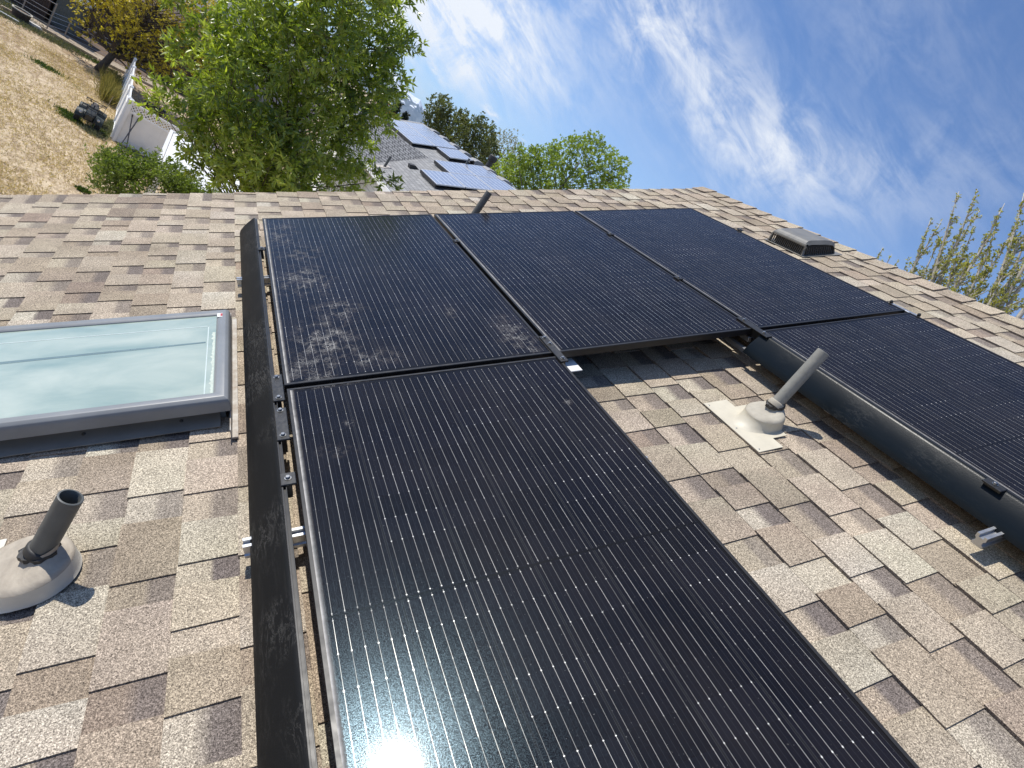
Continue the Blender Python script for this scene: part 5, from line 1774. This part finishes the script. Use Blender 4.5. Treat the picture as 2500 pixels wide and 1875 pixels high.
# poplars on the right: many thin upright stems with sparse young leaves
def poplar(base, stems, n_leaf, label, seed, r0=0.13, side=0.30):
    """stems: (bottom point, top point)"""
    rng = np.random.default_rng(seed)
    rd = random.Random(seed)
    root = empty('poplar', base, label, 'tree', 'poplars coming into leaf beyond the ridge')
    mb = MB()
    P, D, T = [], [], []
    tot = sum((b - a).length for a, b in stems)
    for a, b in stems:
        L = (b - a).length
        k = a.lerp(b, 0.5) + Vector((rd.uniform(-.12, .12), rd.uniform(-.12, .12), 0)) * L * .75
        path = bez(a, k, b, 9)
        rr = min(0.065, 0.014 + 0.011 * L)
        mb.tube(path, [rr * (1 - i / 9.6) + .003 for i in range(10)], 6)
        twigs = [(path, 1.0)]
        for q in range(int(L * 5.5)):
            f = rd.uniform(0.18, 0.95)
            i = min(8, int(f * 9))
            s = path[i].lerp(path[i + 1], f * 9 - i)
            an = rd.uniform(0, 6.283)
            l = rd.uniform(0.25, 0.85) * (1.15 - f)
            e = s + Vector((math.cos(an) * side * l * 1.5, math.sin(an) * side * l * 1.5, l))
            m = s.lerp(e, .5) + Vector((math.cos(an), math.sin(an), -0.1)) * l * .10
            pt = bez(s, m, e, 4)
            mb.tube(pt, [rr * .32 + .002, rr * .26 + .002, rr * .2 + .002, .003, .002], 5, False)
            twigs.append((pt, l / L * 1.4))
        for pt, wgt in twigs:
            n = int(n_leaf * L / tot * wgt * 0.42) + 4
            f = rng.beta(1.6, 1.0, size=n) * (len(pt) - 1.001)
            arr = np.array([tuple(p) for p in pt])
            i = f.astype(int)
            p = arr[i] * (1 - (f - i))[:, None] + arr[i + 1] * (f - i)[:, None]
            g = np.repeat(p[: max(1, n // 4)], 4, axis=0)[:n]          # buds sit in little tufts
            g = g + rng.normal(size=g.shape) * 0.012
            P.append(g)
            D.append(rng.normal(size=g.shape) * .8 + np.array([0, 0, .5]))
            T.append(rng.random(len(g)))
    a0 = stems[0][0]
    mb.tube([base, base.lerp(Vector((base.x, base.y, a0.z)), .6), Vector((base.x, base.y, a0.z + .3))], [r0 * 1.2, r0, r0 * .7], 10)
    for a, b in stems:
        z = a.z - rd.uniform(0.6, 1.6)
        mb.tube(bez(Vector((base.x, base.y, z)), Vector(((base.x + a.x) / 2, (base.y + a.y) / 2, z)), a, 5), [.07, .065, .06, .055, .05, .045], 6, False)
    mb.build('trunk', M['palebark'], root, world=True, smooth='all')
    leaf_mesh('crown', M['bud'], root, np.concatenate(P), np.concatenate(D), 0.060, 0.036, rng, np.concatenate(T))


def stem(a0, e0, a1, e1, d):
    return (up_at(a0, d, e0), up_at(a1, d + 0.2, e1))


def lean_stem(a0, e0, a1, e1, d, low=10.0):
    k = max(0.0, (e0 - low) / (e1 - e0))
    return stem(a0 + (a0 - a1) * k, e0 + (e0 - e1) * k, a1, e1, d)


L16 = [(59.0, 14.2, 57.1, 18.4), (58.5, 15.3, 57.8, 18.7), (60.8, 14.5, 58.2, 21.5), (59.2, 17.0, 57.3, 20.8), (60.2, 15.0, 59.1, 17.4), (60.8, 16.5, 59.9, 19.4), (59.6, 14.0, 58.6, 17.6), (61.3, 14.6, 59.4, 20.4), (60.2, 14.0, 58.7, 18.6)]
poplar(bear(62.5, 16, GZ), [lean_stem(*q, 16 + 0.3 * (i % 3)) for i, q in enumerate(L16)], 2300, 'sparse upright poplar just coming into leaf beyond the ridge', 61, side=0.34)
L14 = [(61.6, 14.6, 60.4, 21.5), (64.2, 15.0, 60.9, 22.6), (63.6, 14.9, 61.7, 18.4), (64.5, 17.0, 62.2, 22.4), (62.6, 14.6, 61.0, 20.2), (65.2, 16.0, 63.0, 24.5), (63.0, 15.0, 62.0, 21.0), (65.8, 15.0, 64.0, 23.0), (64.4, 14.4, 63.2, 19.0), (66.5, 15.0, 65.0, 25.0),
       (62.2, 14.4, 61.4, 18.8), (65.0, 14.6, 64.4, 20.0), (61.9, 14.4, 60.2, 18.0), (63.4, 14.4, 62.6, 17.6), (64.8, 15, 62.4, 23.6)]
poplar(bear(66.5, 14.5, GZ), [lean_stem(*q, 14.5 + 0.3 * (i % 4)) for i, q in enumerate(L14)], 5200, 'dense upright poplar at the right edge of the picture', 62, side=0.34)
poplar(bear(57.5, 19, GZ), [lean_stem(*q, 19, 9.0) for q in ((56.2, 13.0, 55.8, 15.0), (57.0, 13.4, 56.7, 14.9), (57.7, 13.4, 57.4, 14.7), (56.6, 12.8, 56.3, 14.0))], 420, 'small poplar whose tips just top the ridge, right of the box vent', 63, side=0.2)

# low trees along the horizon
cl = []
for k in range(26):
    a = -34 + 110 * (k + rd.uniform(.1, .9)) / 26
    d = rd.uniform(95, 150)
    cl.append((a, d, rd.uniform(5.5, 8.0), rd.uniform(2.6, 4.2)))
P, D = [], []
rng = np.random.default_rng(77)
for a, d, h, r in cl:
    c = np.array(bear(a, d, GZ + h * .5))
    q = rng.normal(size=(900, 3))
    q /= np.linalg.norm(q, axis=1, keepdims=True)
    q *= rng.uniform(.5, 1, size=(900, 1)) ** .5
    P.append(c + q * np.array([r * 1.6, r * 1.6, h * .52]))
    D.append(q + rng.normal(size=q.shape) * .6)
P, D = np.concatenate(P), np.concatenate(D)
tag(leaf_mesh('distant_trees', M['olive'], None, P, D, 0.75, 0.5, rng, rng.random(len(P))), kind='stuff')

# ------------------------------------------------------------------ the snowy mountain
def mountain():
    m, N, b, out = new_mat('blue grey rock with snow')
    co = coords(N)
    x, y, z = N.sep(co)
    n = N.noise(N.mapping(co, (0.012, 0.006, 0.005)), 1.0, 7.0, 0.6)
    s = N.rng(N.m('ADD', N.m('MULTIPLY', z, 0.0045), N.m('MULTIPLY', N.m('SUBTRACT', n, 0.5), 2.6)), 0.98, 1.10)
    N.put(b.inputs['Base Color'], N.mix(s, N.mix(N.rng(n, .35, .65), (0.085, 0.105, 0.115), (0.14, 0.155, 0.16)), (0.82, 0.84, 0.88)))
    b.inputs['Roughness'].default_value = 0.9
    rng = random.Random(11)
    mb = MB()
    n_a, n_r = 90, 14
    g = []
    for i in range(n_a + 1):
        a = -14 + 46 * i / n_a
        pk = 372 * math.exp(-((a - 12.5) / 6.6) ** 2) + 120 * math.exp(-((a - 2) / 7.0) ** 2) + 20 * math.sin(a * 2.1) + 14 * math.sin(a * 5.3 + 1)
        row = []
        for j in range(n_r + 1):
            f = j / n_r
            d = 6600 + 1900 * f
            h = pk * (f ** 1.25) * (1 + 0.16 * math.sin(i * 1.7 + j * .9) * (1 - f)) + rng.uniform(-9, 9) * f
            row.append(bear(a, d, GZ - 4 + max(0, h)))
        row.append(bear(a, 9300, GZ - 4))
        g.append(row)
    for i in range(n_a):
        for j in range(n_r + 1):
            mb.quad([g[i][j], g[i + 1][j], g[i + 1][j + 1], g[i][j + 1]])
    tag(mb.build('mountain', m, smooth=False), kind='structure')


mountain()


# ------------------------------------------------------------------ the air
mb = MB()
mb.box(-9800, 9800, -9800, 9800, GZ - 6, 420)
hz = mb.build('haze', None)
hm = bpy.data.materials.new('thin blue air')
hm.use_nodes = True
hm.node_tree.nodes.clear()
H_ = NT(hm.node_tree)
ho = H_.n('ShaderNodeOutputMaterial')
pv = H_.n('ShaderNodeVolumePrincipled')
pv.inputs['Color'].default_value = (0.50, 0.72, 1.0, 1)
pv.inputs['Density'].default_value = 0.00005
hm.node_tree.links.new(pv.outputs[0], ho.inputs['Volume'])
hz.data.materials.append(hm)
tag(hz, kind='stuff')
